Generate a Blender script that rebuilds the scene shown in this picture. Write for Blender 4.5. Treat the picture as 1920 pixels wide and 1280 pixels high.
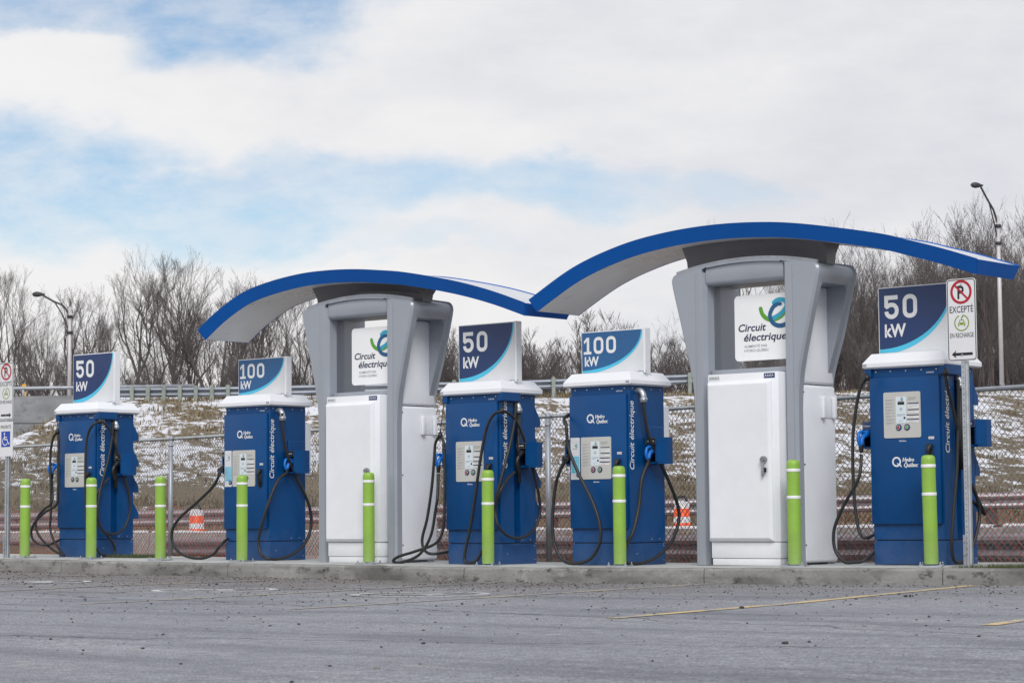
import bpy, bmesh, math, random
from mathutils import Vector, Matrix, noise
R = math.radians
scene = bpy.context.scene
for o in list(bpy.data.objects): bpy.data.objects.remove(o)
COL = scene.collection
# ------------------------------------------------------------------ camera
# world frame: X runs along the row of chargers, Y goes back from the kerb, Z up
HEAD = -0.70                      # heading of the camera seen from above
PITCH, ROLL, EYE = 0.0764, 0.00827, 0.5203
cam = bpy.data.cameras.new('camera'); cam_o = bpy.data.objects.new('camera', cam); COL.objects.link(cam_o)
cam.sensor_width = 36; cam.lens = 4260.5 * 36 / 1920
cam.clip_start = 0.1; cam.clip_end = 3000
fwd = Vector((math.sin(HEAD) * math.cos(PITCH), math.cos(HEAD) * math.cos(PITCH), math.sin(PITCH)))
rgt = Vector((math.cos(HEAD), -math.sin(HEAD), 0)); upv = rgt.cross(fwd)
r2 = rgt * math.cos(ROLL) - upv * math.sin(ROLL); u2 = upv * math.cos(ROLL) + rgt * math.sin(ROLL)
m = Matrix((r2, u2, -fwd)).transposed().to_4x4(); m.translation = Vector((0, 0, EYE))
cam_o.matrix_world = m
cam.dof.use_dof = True; cam.dof.focus_distance = 23.5; cam.dof.aperture_fstop = 11
scene.camera = cam_o
# ------------------------------------------------------------------ sky and sun
SUN_EL, SUN_AZ = R(40), R(136)    # azimuth from +Y towards +X: veiled sun in front of the row, to the right
SUNDIR = Vector((math.sin(SUN_AZ) * math.cos(SUN_EL), math.cos(SUN_AZ) * math.cos(SUN_EL), math.sin(SUN_EL)))
sl = bpy.data.lights.new('sun', 'SUN'); sl.energy = 2.1; sl.angle = R(26); sl.color = (1, .97, .93)
so = bpy.data.objects.new('sun', sl); COL.objects.link(so); so.rotation_euler = SUNDIR.to_track_quat('Z', 'Y').to_euler()
W = bpy.data.worlds.new('World'); scene.world = W; W.use_nodes = True
scene.view_settings.view_transform = 'Standard'; scene.view_settings.look = 'None'
scene.view_settings.exposure = 0.0; scene.view_settings.gamma = 1
def build_world():
    nt = W.node_tree; N = nt.nodes; L = nt.links; N.clear()
    def nd(t, **k):
        n = N.new(t)
        for a, b in k.items(): setattr(n, a, b)
        return n
    def mth(op, a, b=None, c=None, clamp=False):
        n = nd('ShaderNodeMath', operation=op, use_clamp=clamp)
        for i, v in enumerate((a, b, c)):
            if v is None: continue
            if isinstance(v, (int, float)): n.inputs[i].default_value = v
            else: L.new(v, n.inputs[i])
        return n.outputs[0]
    tc = nd('ShaderNodeTexCoord')
    def dot(v):
        n = nd('ShaderNodeVectorMath', operation='DOT_PRODUCT'); L.new(tc.outputs['Generated'], n.inputs[0]); n.inputs[1].default_value = v
        return n.outputs['Value']
    cy = dot((math.sin(HEAD), math.cos(HEAD), 0)); cx = dot((math.cos(HEAD), -math.sin(HEAD), 0)); cz = dot((0, 0, 1))
    ay = mth('ADD', mth('ABSOLUTE', cy), 0.03)
    az = mth('DIVIDE', cx, ay); el = mth('DIVIDE', cz, ay)          # tangents of bearing and height over the horizon
    cb = nd('ShaderNodeCombineXYZ'); L.new(az, cb.inputs[0]); L.new(el, cb.inputs[1]); pos = cb.outputs[0]
    def noi(scale, detail, rough, sy=1.0, off=0.0):
        mp = nd('ShaderNodeMapping'); L.new(pos, mp.inputs[0]); mp.inputs['Scale'].default_value = (1, sy, 1); mp.inputs['Location'].default_value = (off, off * .7, off)
        n = nd('ShaderNodeTexNoise'); L.new(mp.outputs[0], n.inputs['Vector'])
        n.inputs['Scale'].default_value = scale; n.inputs['Detail'].default_value = detail; n.inputs['Roughness'].default_value = rough
        return n
    nw = noi(11, 6, .58, 1.7)
    # the position warped by noise, so the edges of the blue gaps fray
    sub = nd('ShaderNodeVectorMath', operation='SUBTRACT'); L.new(nw.outputs['Color'], sub.inputs[0]); sub.inputs[1].default_value = (.5, .5, .5)
    scl = nd('ShaderNodeVectorMath', operation='MULTIPLY'); L.new(sub.outputs[0], scl.inputs[0]); scl.inputs[1].default_value = (.14, .06, 0)
    wp = nd('ShaderNodeVectorMath', operation='ADD'); L.new(pos, wp.inputs[0]); L.new(scl.outputs[0], wp.inputs[1])
    gaps = GAPS
    tot = None
    for (gx, gy, rx, ry, amt) in gaps:
        c = nd('ShaderNodeVectorMath', operation='SUBTRACT'); L.new(wp.outputs[0], c.inputs[0]); c.inputs[1].default_value = (gx, gy, 0)
        d = nd('ShaderNodeVectorMath', operation='MULTIPLY'); L.new(c.outputs[0], d.inputs[0]); d.inputs[1].default_value = (1 / rx, 1 / ry, 0)
        ln = nd('ShaderNodeVectorMath', operation='LENGTH'); L.new(d.outputs[0], ln.inputs[0])
        mr = nd('ShaderNodeMapRange', interpolation_type='SMOOTHERSTEP'); L.new(ln.outputs['Value'], mr.inputs[0])
        mr.inputs[1].default_value = 0.45; mr.inputs[2].default_value = 1.2; mr.inputs[3].default_value = amt; mr.inputs[4].default_value = 0
        tot = mr.outputs[0] if tot is None else mth('MAXIMUM', tot, mr.outputs[0])
    nf = noi(26, 7, .62, 2.2, 3.1)
    wisp = nd('ShaderNodeMapRange'); L.new(nf.outputs[0], wisp.inputs[0])
    wisp.inputs[1].default_value = .36; wisp.inputs[2].default_value = .62; wisp.inputs[3].default_value = 1.0; wisp.inputs[4].default_value = .55
    blue = mth('MULTIPLY', tot, wisp.outputs[0], clamp=True)
    sky = nd('ShaderNodeTexSky', sky_type='NISHITA', sun_disc=False); sky.sun_elevation = SUN_EL; sky.sun_rotation = SUN_AZ
    sky.air_density = 1.0; sky.dust_density = .6; sky.ozone_density = 2.0
    b1 = nd('ShaderNodeBackground'); L.new(sky.outputs[0], b1.inputs[0]); b1.inputs[1].default_value = SKY_STR
    # cloud colour: warm white lit parts, lilac grey bellies, greyer to the right
    nc = noi(9, 6, .6, 2.4, 7.7)
    sx = mth('MULTIPLY_ADD', az, .95, 0.0)
    g = mth('ADD', mth('ADD', nc.outputs[0], sx), mth('MULTIPLY', el, 1.1))
    mr = nd('ShaderNodeMapRange', interpolation_type='SMOOTHSTEP'); L.new(g, mr.inputs[0]); mr.inputs[1].default_value = .42; mr.inputs[2].default_value = 1.15
    mx = nd('ShaderNodeMix', data_type='RGBA'); L.new(mr.outputs[0], mx.inputs[0])
    mx.inputs[6].default_value = CLOUD_A; mx.inputs[7].default_value = CLOUD_B
    b2 = nd('ShaderNodeBackground'); L.new(mx.outputs[2], b2.inputs[0]); b2.inputs[1].default_value = 1.0
    ms = nd('ShaderNodeMixShader'); L.new(blue, ms.inputs[0]); L.new(b2.outputs[0], ms.inputs[1]); L.new(b1.outputs[0], ms.inputs[2])
    out = nd('ShaderNodeOutputWorld'); L.new(ms.outputs[0], out.inputs[0])
def T(x, y): return ((x - 960) / 4260, (962 - y) / 4260)
GAPS = []
for x, y, rx, ry, a in [(480, 5, 300, 130, 1.0), (110, 20, 300, 60, .8), (40, 310, 420, 135, 1.0), (380, 400, 400, 105, 1.0), (700, 350, 290, 95, .8),
                        (1010, 345, 270, 75, .75), (1330, 360, 200, 50, .45), (640, 470, 380, 34, .3), (-900, 500, 500, 200, .8), (2700, 300, 400, 200, .7)]:
    t = T(x, y); GAPS.append((t[0], t[1], rx / 4260, ry / 4260, a))
SKY_STR = 0.112
CLOUD_A = (.90, .89, .89, 1); CLOUD_B = (.68, .70, .76, 1)
build_world()
# ------------------------------------------------------------------ materials
MATS = {}
def mat(name, col, rough=.5, metal=0.0, var=.0, vscale=6.0, bump=0.0, bscale=60.0, spec=None, coat=0.0, stretch=None, splash=0.0):
    """Principled with a little procedural wear: a noise on the colour, one on the roughness, and a fine bump."""
    if name in MATS: return MATS[name]
    M = bpy.data.materials.new(name); M.use_nodes = True; nt = M.node_tree; N = nt.nodes; L = nt.links
    b = N['Principled BSDF']; b.inputs['Roughness'].default_value = rough; b.inputs['Metallic'].default_value = metal
    c = (col[0], col[1], col[2], 1); b.inputs['Base Color'].default_value = c
    if spec is not None: b.inputs['Specular IOR Level'].default_value = spec
    if coat: b.inputs['Coat Weight'].default_value = coat; b.inputs['Coat Roughness'].default_value = .15
    tc = N.new('ShaderNodeTexCoord'); src = tc.outputs['Object']
    if stretch:
        mp = N.new('ShaderNodeMapping'); L.new(src, mp.inputs[0]); mp.inputs['Scale'].default_value = stretch; src = mp.outputs[0]
    if var:
        n = N.new('ShaderNodeTexNoise'); L.new(src, n.inputs['Vector']); n.inputs['Scale'].default_value = vscale; n.inputs['Detail'].default_value = 6; n.inputs['Roughness'].default_value = .62
        r = N.new('ShaderNodeMapRange'); L.new(n.outputs[0], r.inputs[0]); r.inputs[1].default_value = .3; r.inputs[2].default_value = .7
        r.inputs[3].default_value = 1 - var; r.inputs[4].default_value = 1 + var
        mx = N.new('ShaderNodeVectorMath'); mx.operation = 'SCALE'; mx.inputs[0].default_value = col; L.new(r.outputs[0], mx.inputs['Scale'])
        colour = mx.outputs[0]
        if splash:                                                  # road salt and mud thrown up around the foot
            sz = N.new('ShaderNodeSeparateXYZ'); L.new(tc.outputs['Object'], sz.inputs[0])
            ns = N.new('ShaderNodeTexNoise'); L.new(tc.outputs['Object'], ns.inputs['Vector']); ns.inputs['Scale'].default_value = 11; ns.inputs['Detail'].default_value = 7; ns.inputs['Roughness'].default_value = .72
            hz = N.new('ShaderNodeMath'); hz.operation = 'MULTIPLY_ADD'; L.new(ns.outputs[0], hz.inputs[0]); hz.inputs[1].default_value = -.75; L.new(sz.outputs[2], hz.inputs[2])
            rs_ = N.new('ShaderNodeMapRange'); L.new(hz.outputs[0], rs_.inputs[0]); rs_.inputs[1].default_value = -.40; rs_.inputs[2].default_value = .02; rs_.inputs[3].default_value = splash; rs_.inputs[4].default_value = 0
            sm_ = N.new('ShaderNodeMix'); sm_.data_type = 'RGBA'; L.new(rs_.outputs[0], sm_.inputs[0]); L.new(colour, sm_.inputs[6]); sm_.inputs[7].default_value = (.27, .255, .235, 1); colour = sm_.outputs[2]
        L.new(colour, b.inputs['Base Color'])
        rr = N.new('ShaderNodeMapRange'); L.new(n.outputs[0], rr.inputs[0]); rr.inputs[1].default_value = .3; rr.inputs[2].default_value = .7
        rr.inputs[3].default_value = max(.05, rough - .1); rr.inputs[4].default_value = min(1, rough + .1); L.new(rr.outputs[0], b.inputs['Roughness'])
    if bump:
        n2 = N.new('ShaderNodeTexNoise'); L.new(src, n2.inputs['Vector']); n2.inputs['Scale'].default_value = bscale; n2.inputs['Detail'].default_value = 4
        bp = N.new('ShaderNodeBump'); bp.inputs['Strength'].default_value = bump; bp.inputs['Distance'].default_value = .02
        L.new(n2.outputs[0], bp.inputs['Height']); L.new(bp.outputs[0], b.inputs['Normal'])
    MATS[name] = M; return M
blue = mat('charger blue paint', (.001, .059, .205), .38, spec=.28, var=.10, vscale=2.5, bump=.03, bscale=25, splash=.12)
blue_dk = mat('recess blue paint', (.004, .05, .20), .5, var=.08)
canblue = mat('canopy blue trim', (.001, .095, .40), .38, spec=.28, var=.05, vscale=2)
white = mat('white powder coat', (.79, .81, .85), .42, var=.035, vscale=3, bump=.02, bscale=30, splash=.12)
toprf = mat('frosted canopy top', (.60, .61, .64), .6, var=.12, vscale=5, stretch=(1, 5, 1))
whitec = mat('white canopy sheet', (.86, .86, .86), .32, var=.05, vscale=1.6, bump=.25, bscale=1.6)
sgrey = mat('silver grey shell', (.33, .36, .41), .36, .2, var=.05, vscale=2.5, splash=.12)
dgrey = mat('dark grey sheet', (.17, .165, .175), .5, .1, var=.1, vscale=2)
green = mat('lime green plastic', (.255, .455, .06), .38, var=.10, vscale=5, bump=.03, bscale=20, splash=.30)
reflw = mat('white reflective tape', (.82, .83, .84), .4, var=.04)
rubber = mat('black cable rubber', (.016, .017, .019), .5, var=.25, vscale=14)
blackp = mat('black plastic', (.012, .012, .014), .42)
conblue = mat('bright blue plastic', (.006, .15, .56), .38, var=.06)
panelg = mat('warm grey panel film', (.52, .52, .50), .45, var=.03)
screenm = mat('pale screen film', (.66, .74, .78), .25)
navy = mat('navy sign film', (.012, .038, .135), .35, var=.05)
medblue = mat('mid blue sign film', (.016, .105, .27), .35, var=.05)
cyan = mat('cyan sign film', (.07, .50, .72), .35)
signw = mat('light sign sheet', (.66, .68, .70), .4, var=.03)
letw = mat('white lettering film', (.76, .77, .78), .4)
letnavy = mat('navy lettering film', (.01, .022, .075), .4)
letblk = mat('black lettering film', (.012, .012, .014), .4)
letgrey = mat('grey lettering film', (.27, .28, .29), .5)
red = mat('sign red film', (.42, .006, .018), .4)
olive = mat('sign green film', (.20, .30, .004), .4)
lgreen = mat('logo green film', (.10, .34, .03), .4)
lblue = mat('logo blue film', (.01, .095, .24), .4)
lcyan = mat('logo cyan film', (.03, .36, .52), .4)
galv = mat('galvanised steel', (.50, .53, .56), .38, .75, var=.15, vscale=9)
galvd = mat('weathered galvanised steel', (.36, .38, .42), .5, .5, var=.22, vscale=4)
steel = mat('bolt steel', (.5, .5, .5), .35, .9)
rail_old = mat('dull rail steel', (.27, .25, .265), .45, .4, var=.3, vscale=2.5, stretch=(1, 6, 6))
orange = mat('orange plastic', (.95, .10, .006), .45, var=.08)
netm = mat('orange red netting', (.60, .07, .045), .6, var=.15)
wood = mat('treated timber', (.25, .285, .25), .8, var=.25, vscale=5)
woodb = mat('weathered timber', (.27, .25, .20), .85, var=.25, vscale=5)
yellowp = mat('yellow marker plastic', (.72, .36, .03), .5)
signblue = mat('access sign blue', (.012, .06, .42), .4)
bark = mat('grey brown bark', (.085, .076, .077), .9, var=.3, vscale=3)
twig = mat('grey brown twig', (.105, .088, .086), .9, var=.2, vscale=2)
bark2 = mat('thicket bark', (.105, .085, .08), .9, var=.3, vscale=1.5)
twig2 = mat('thicket twig', (.118, .101, .10), .9, var=.25, vscale=1.5)
dirt = mat('dark dirt', (.03, .027, .024), .95)
# ------------------------------------------------------------------ mesh helpers
class MB:
    """Collects shapes in one bmesh, each with a material slot."""
    def __init__(s): s.bm = bmesh.new(); s.mats = []
    def mi(s, m):
        if m not in s.mats: s.mats.append(m)
        return s.mats.index(m)
    def face(s, pts, m, smooth=False):
        f = s.bm.faces.new([s.bm.verts.new(p) for p in pts]); f.material_index = s.mi(m); f.smooth = smooth; return f
    def box(s, x0, x1, y0, y1, z0, z1, m, bev=0.0, seg=2, M=None):
        vs = [s.bm.verts.new((x, y, z)) for z in (z0, z1) for y in (y0, y1) for x in (x0, x1)]
        fs = [s.bm.faces.new([vs[i] for i in q]) for q in ((0, 2, 3, 1), (4, 5, 7, 6), (0, 1, 5, 4), (2, 6, 7, 3), (0, 4, 6, 2), (1, 3, 7, 5))]
        k = s.mi(m)
        for f in fs: f.material_index = k
        nv = set(vs)
        if bev:
            es = list({e for f in fs for e in f.edges})
            r = bmesh.ops.bevel(s.bm, geom=es, offset=bev, segments=seg, profile=.5, affect='EDGES', clamp_overlap=True)
            for f in r['faces']: f.material_index = k; f.smooth = True
            nv = set(v for v in nv if v.is_valid) | set(r['verts'])
        if M is not None:
            for v in nv:
                if v.is_valid: v.co = M @ v.co
        return s
    def prism(s, poly, y0, y1, m, axis='y', cap=True, M=None, m_side=None, smooth=False):
        """Extrude a 2D outline (a list of (a, b)) along an axis."""
        def P(a, b, t):
            v = Vector((a, t, b)) if axis == 'y' else (Vector((t, a, b)) if axis == 'x' else Vector((a, b, t)))
            return M @ v if M is not None else v
        A = [s.bm.verts.new(P(a, b, y0)) for a, b in poly]; B = [s.bm.verts.new(P(a, b, y1)) for a, b in poly]
        k = s.mi(m); k2 = s.mi(m_side or m); n = len(poly)
        for i in range(n):
            f = s.bm.faces.new((A[i], A[(i + 1) % n], B[(i + 1) % n], B[i])); f.material_index = k2; f.smooth = smooth
        if cap:
            for ring in (A, B):
                f = s.bm.faces.new(ring); f.material_index = k
        return s
    def tube(s, pts, r, m, n=10, cap=True, smooth=True):
        pts = [Vector(p) for p in pts]; k = s.mi(m); rings = []
        rs = r if isinstance(r, (list, tuple)) else [r] * len(pts)
        prev = None
        for i, p in enumerate(pts):
            d = (pts[min(i + 1, len(pts) - 1)] - pts[max(i - 1, 0)]).normalized()
            if prev is None:
                a = d.orthogonal().normalized()
            else:
                a = (prev - d * prev.dot(d)).normalized()
            prev = a; b = d.cross(a)
            rings.append([s.bm.verts.new(p + (a * math.cos(2 * math.pi * j / n) + b * math.sin(2 * math.pi * j / n)) * rs[i]) for j in range(n)])
        for A, B in zip(rings, rings[1:]):
            for j in range(n):
                f = s.bm.faces.new((A[j], A[(j + 1) % n], B[(j + 1) % n], B[j])); f.material_index = k; f.smooth = smooth
        if cap:
            f = s.bm.faces.new(rings[0][::-1]); f.material_index = k
            f = s.bm.faces.new(rings[-1]); f.material_index = k
        return s
    def lathe(s, prof, m, n=28, c=(0, 0), smooth=True):
        """prof: list of (radius, z, material or None)"""
        rings = []
        for q in prof:
            r, z = q[0], q[1]
            rings.append([s.bm.verts.new((c[0] + r * math.cos(2 * math.pi * j / n), c[1] + r * math.sin(2 * math.pi * j / n), z)) for j in range(n)])
        for i, (A, B) in enumerate(zip(rings, rings[1:])):
            mm = prof[i][2] if len(prof[i]) > 2 and prof[i][2] else m
            for j in range(n):
                f = s.bm.faces.new((A[j], A[(j + 1) % n], B[(j + 1) % n], B[j])); f.material_index = s.mi(mm); f.smooth = smooth
        f = s.bm.faces.new(rings[-1]); f.material_index = s.mi(m)
        return s
    def ribbon(s, pts, w, m, M, closed=False, round_ends=True, z=0.0):
        """A flat stroke of width w along a 2D polyline, laid on the plane of matrix M."""
        P = [Vector(p) for p in pts]
        if closed: P = P + [P[0], P[1]]
        k = s.mi(m); L_, R_ = [], []
        ws = w if isinstance(w, (list, tuple)) else [w] * len(P)
        for i, p in enumerate(P):
            a = P[max(i - 1, 0)]; b = P[min(i + 1, len(P) - 1)]
            if closed and i == 0: a = P[-3]
            if closed and i == len(P) - 1: b = P[2]
            d1 = (p - a).normalized() if (p - a).length > 1e-9 else (b - p).normalized()
            d2 = (b - p).normalized() if (b - p).length > 1e-9 else d1
            t = (d1 + d2).normalized() if (d1 + d2).length > 1e-6 else d1
            n = Vector((-t.y, t.x)); c = max(.35, n.dot(Vector((-d1.y, d1.x))))
            o = n * (ws[i] / 2 / c)
            L_.append(s.bm.verts.new(M @ Vector((p.x + o.x, p.y + o.y, z)))); R_.append(s.bm.verts.new(M @ Vector((p.x - o.x, p.y - o.y, z))))
        rng = range(len(P) - (2 if closed else 1)) if closed else range(len(P) - 1)
        for i in rng:
            f = s.bm.faces.new((R_[i], R_[i + 1], L_[i + 1], L_[i])); f.material_index = k
        if round_ends and not closed:
            for e, nb, wi in ((P[0], P[1], ws[0]), (P[-1], P[-2], ws[-1])):
                d = (e - nb).normalized(); n = Vector((-d.y, d.x)); ring = []
                for j in range(9):
                    a = -math.pi / 2 + math.pi * j / 8
                    q = e + (d * math.cos(a) + n * math.sin(a)) * wi / 2
                    ring.append(s.bm.verts.new(M @ Vector((q.x, q.y, z))))
                f = s.bm.faces.new(ring); f.material_index = k
        return s
    def poly(s, pts, m, M, z=0.0):
        f = s.bm.faces.new([s.bm.verts.new(M @ Vector((p[0], p[1], z))) for p in pts]); f.material_index = s.mi(m)
        return s
    def disc(s, c, r, m, M, z=0.0, n=28, r0=0.0):
        if r0: return s.ribbon([(c[0] + (r + r0) / 2 * math.cos(2 * math.pi * j / n), c[1] + (r + r0) / 2 * math.sin(2 * math.pi * j / n)) for j in range(n)], r - r0, m, M, closed=True, z=z)
        return s.poly([(c[0] + r * math.cos(2 * math.pi * j / n), c[1] + r * math.sin(2 * math.pi * j / n)) for j in range(n)], m, M, z)
    def text(s, body, x, y, size, m, M, z=0.0, sx=1.0, bold=0.0, shear=0.0, width=None, spacing=1.0, align='LEFT'):
        """Lettering in Blender's own font, turned into faces. size is the cap height; width, if given, fits the line to it."""
        cu = bpy.data.curves.new('t', 'FONT'); cu.body = body; cu.size = 1.0; cu.offset = bold; cu.shear = shear; cu.space_character = spacing; cu.resolution_u = 4
        ob = bpy.data.objects.new('t', cu); COL.objects.link(ob); bpy.context.view_layer.update()
        dg = bpy.context.evaluated_depsgraph_get(); me = bpy.data.meshes.new_from_object(ob.evaluated_get(dg))
        if bold > 1e-4 and any(v.co.y > 1.25 or v.co.y < -.5 for v in me.vertices):          # an over-fat offset can spike: thin it
            bpy.data.objects.remove(ob); bpy.data.curves.remove(cu); bpy.data.meshes.remove(me)
            return s.text(body, x, y, size, m, M, z, sx, bold * .7, shear, width, spacing, align)
        xs = [v.co.x for v in me.vertices]
        k = size / 0.727
        if width and xs: sx = width / ((max(xs) - min(xs)) * k)
        x0 = min(xs) if xs else 0
        wtot = (max(xs) - x0) * k * sx if xs else 0
        if align == 'CENTER': x -= wtot / 2
        vs = [s.bm.verts.new(M @ Vector((x + (v.co.x - x0) * k * sx, y + v.co.y * k, z))) for v in me.vertices]
        kk = s.mi(m)
        for p in me.polygons:
            try: f = s.bm.faces.new([vs[i] for i in p.vertices]); f.material_index = kk
            except ValueError: pass
        bpy.data.objects.remove(ob); bpy.data.curves.remove(cu); bpy.data.meshes.remove(me)
        return s
    def obj(s, name, parent=None, loc=None, smooth_angle=None, fix=True):
        if fix: bmesh.ops.recalc_face_normals(s.bm, faces=s.bm.faces[:]) if smooth_angle is not None else None
        me = bpy.data.meshes.new(name); s.bm.to_mesh(me); s.bm.free()
        for m_ in s.mats: me.materials.append(m_)
        if smooth_angle is not None:
            for p in me.polygons: p.use_smooth = True
            me.set_sharp_from_angle(angle=R(smooth_angle))
        o = bpy.data.objects.new(name, me); COL.objects.link(o)
        if parent: o.parent = parent
        if loc: o.location = loc
        return o
def tag(o, label=None, cat=None, group=None, kind=None):
    if label: o['label'] = label
    if cat: o['category'] = cat
    if group: o['group'] = group
    if kind: o['kind'] = kind
    return o
def thing(name, loc, label, cat, group=None, rz=0):
    o = bpy.data.objects.new(name, None); COL.objects.link(o); o.location = loc; o.rotation_euler = (0, 0, rz); o.empty_display_size = .3
    return tag(o, label, cat, group)
def spline(pts, n=8):
    """Catmull-Rom through 3D points."""
    P = [Vector(p) for p in pts]; out = []
    for i in range(len(P) - 1):
        a, b, c, d = P[max(i - 1, 0)], P[i], P[i + 1], P[min(i + 2, len(P) - 1)]
        for j in range(n):
            t = j / n
            out.append(.5 * ((2 * b) + (c - a) * t + (2 * a - 5 * b + 4 * c - d) * t * t + (3 * b - a - 3 * c + d) * t ** 3))
    out.append(P[-1]); return out
def plane(o, ax, ay):
    """Matrix of a drawing plane: origin o, x axis ax, y axis ay, z its normal."""
    ax, ay = Vector(ax).normalized(), Vector(ay).normalized(); az = ax.cross(ay)
    M = Matrix((ax, ay, az)).transposed().to_4x4(); M.translation = Vector(o); return M
def lerp(x, tab):
    if x <= tab[0][0]: return tab[0][1]
    for (a, b), (c, d) in zip(tab, tab[1:]):
        if x <= c: return b + (d - b) * (x - a) / (c - a)
    return tab[-1][1]
def sstep(a, b, x):
    t = min(1, max(0, (x - a) / (b - a))); return t * t * (3 - 2 * t)
SLAB = [(-30, .045), (-26, .032), (-23.7, .022), (-20.5, 0), (-18.4, -.006), (-16.65, -.017), (-14.8, -.010), (-12.9, .003), (-11.15, .018), (-9, .03), (-4, .04)]
def S(u): return lerp(u, SLAB)
def cw(X, Z): return (X * math.cos(HEAD) + Z * math.sin(HEAD), -X * math.sin(HEAD) + Z * math.cos(HEAD))   # across and away from the camera
rnd = random.Random(7)
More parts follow.
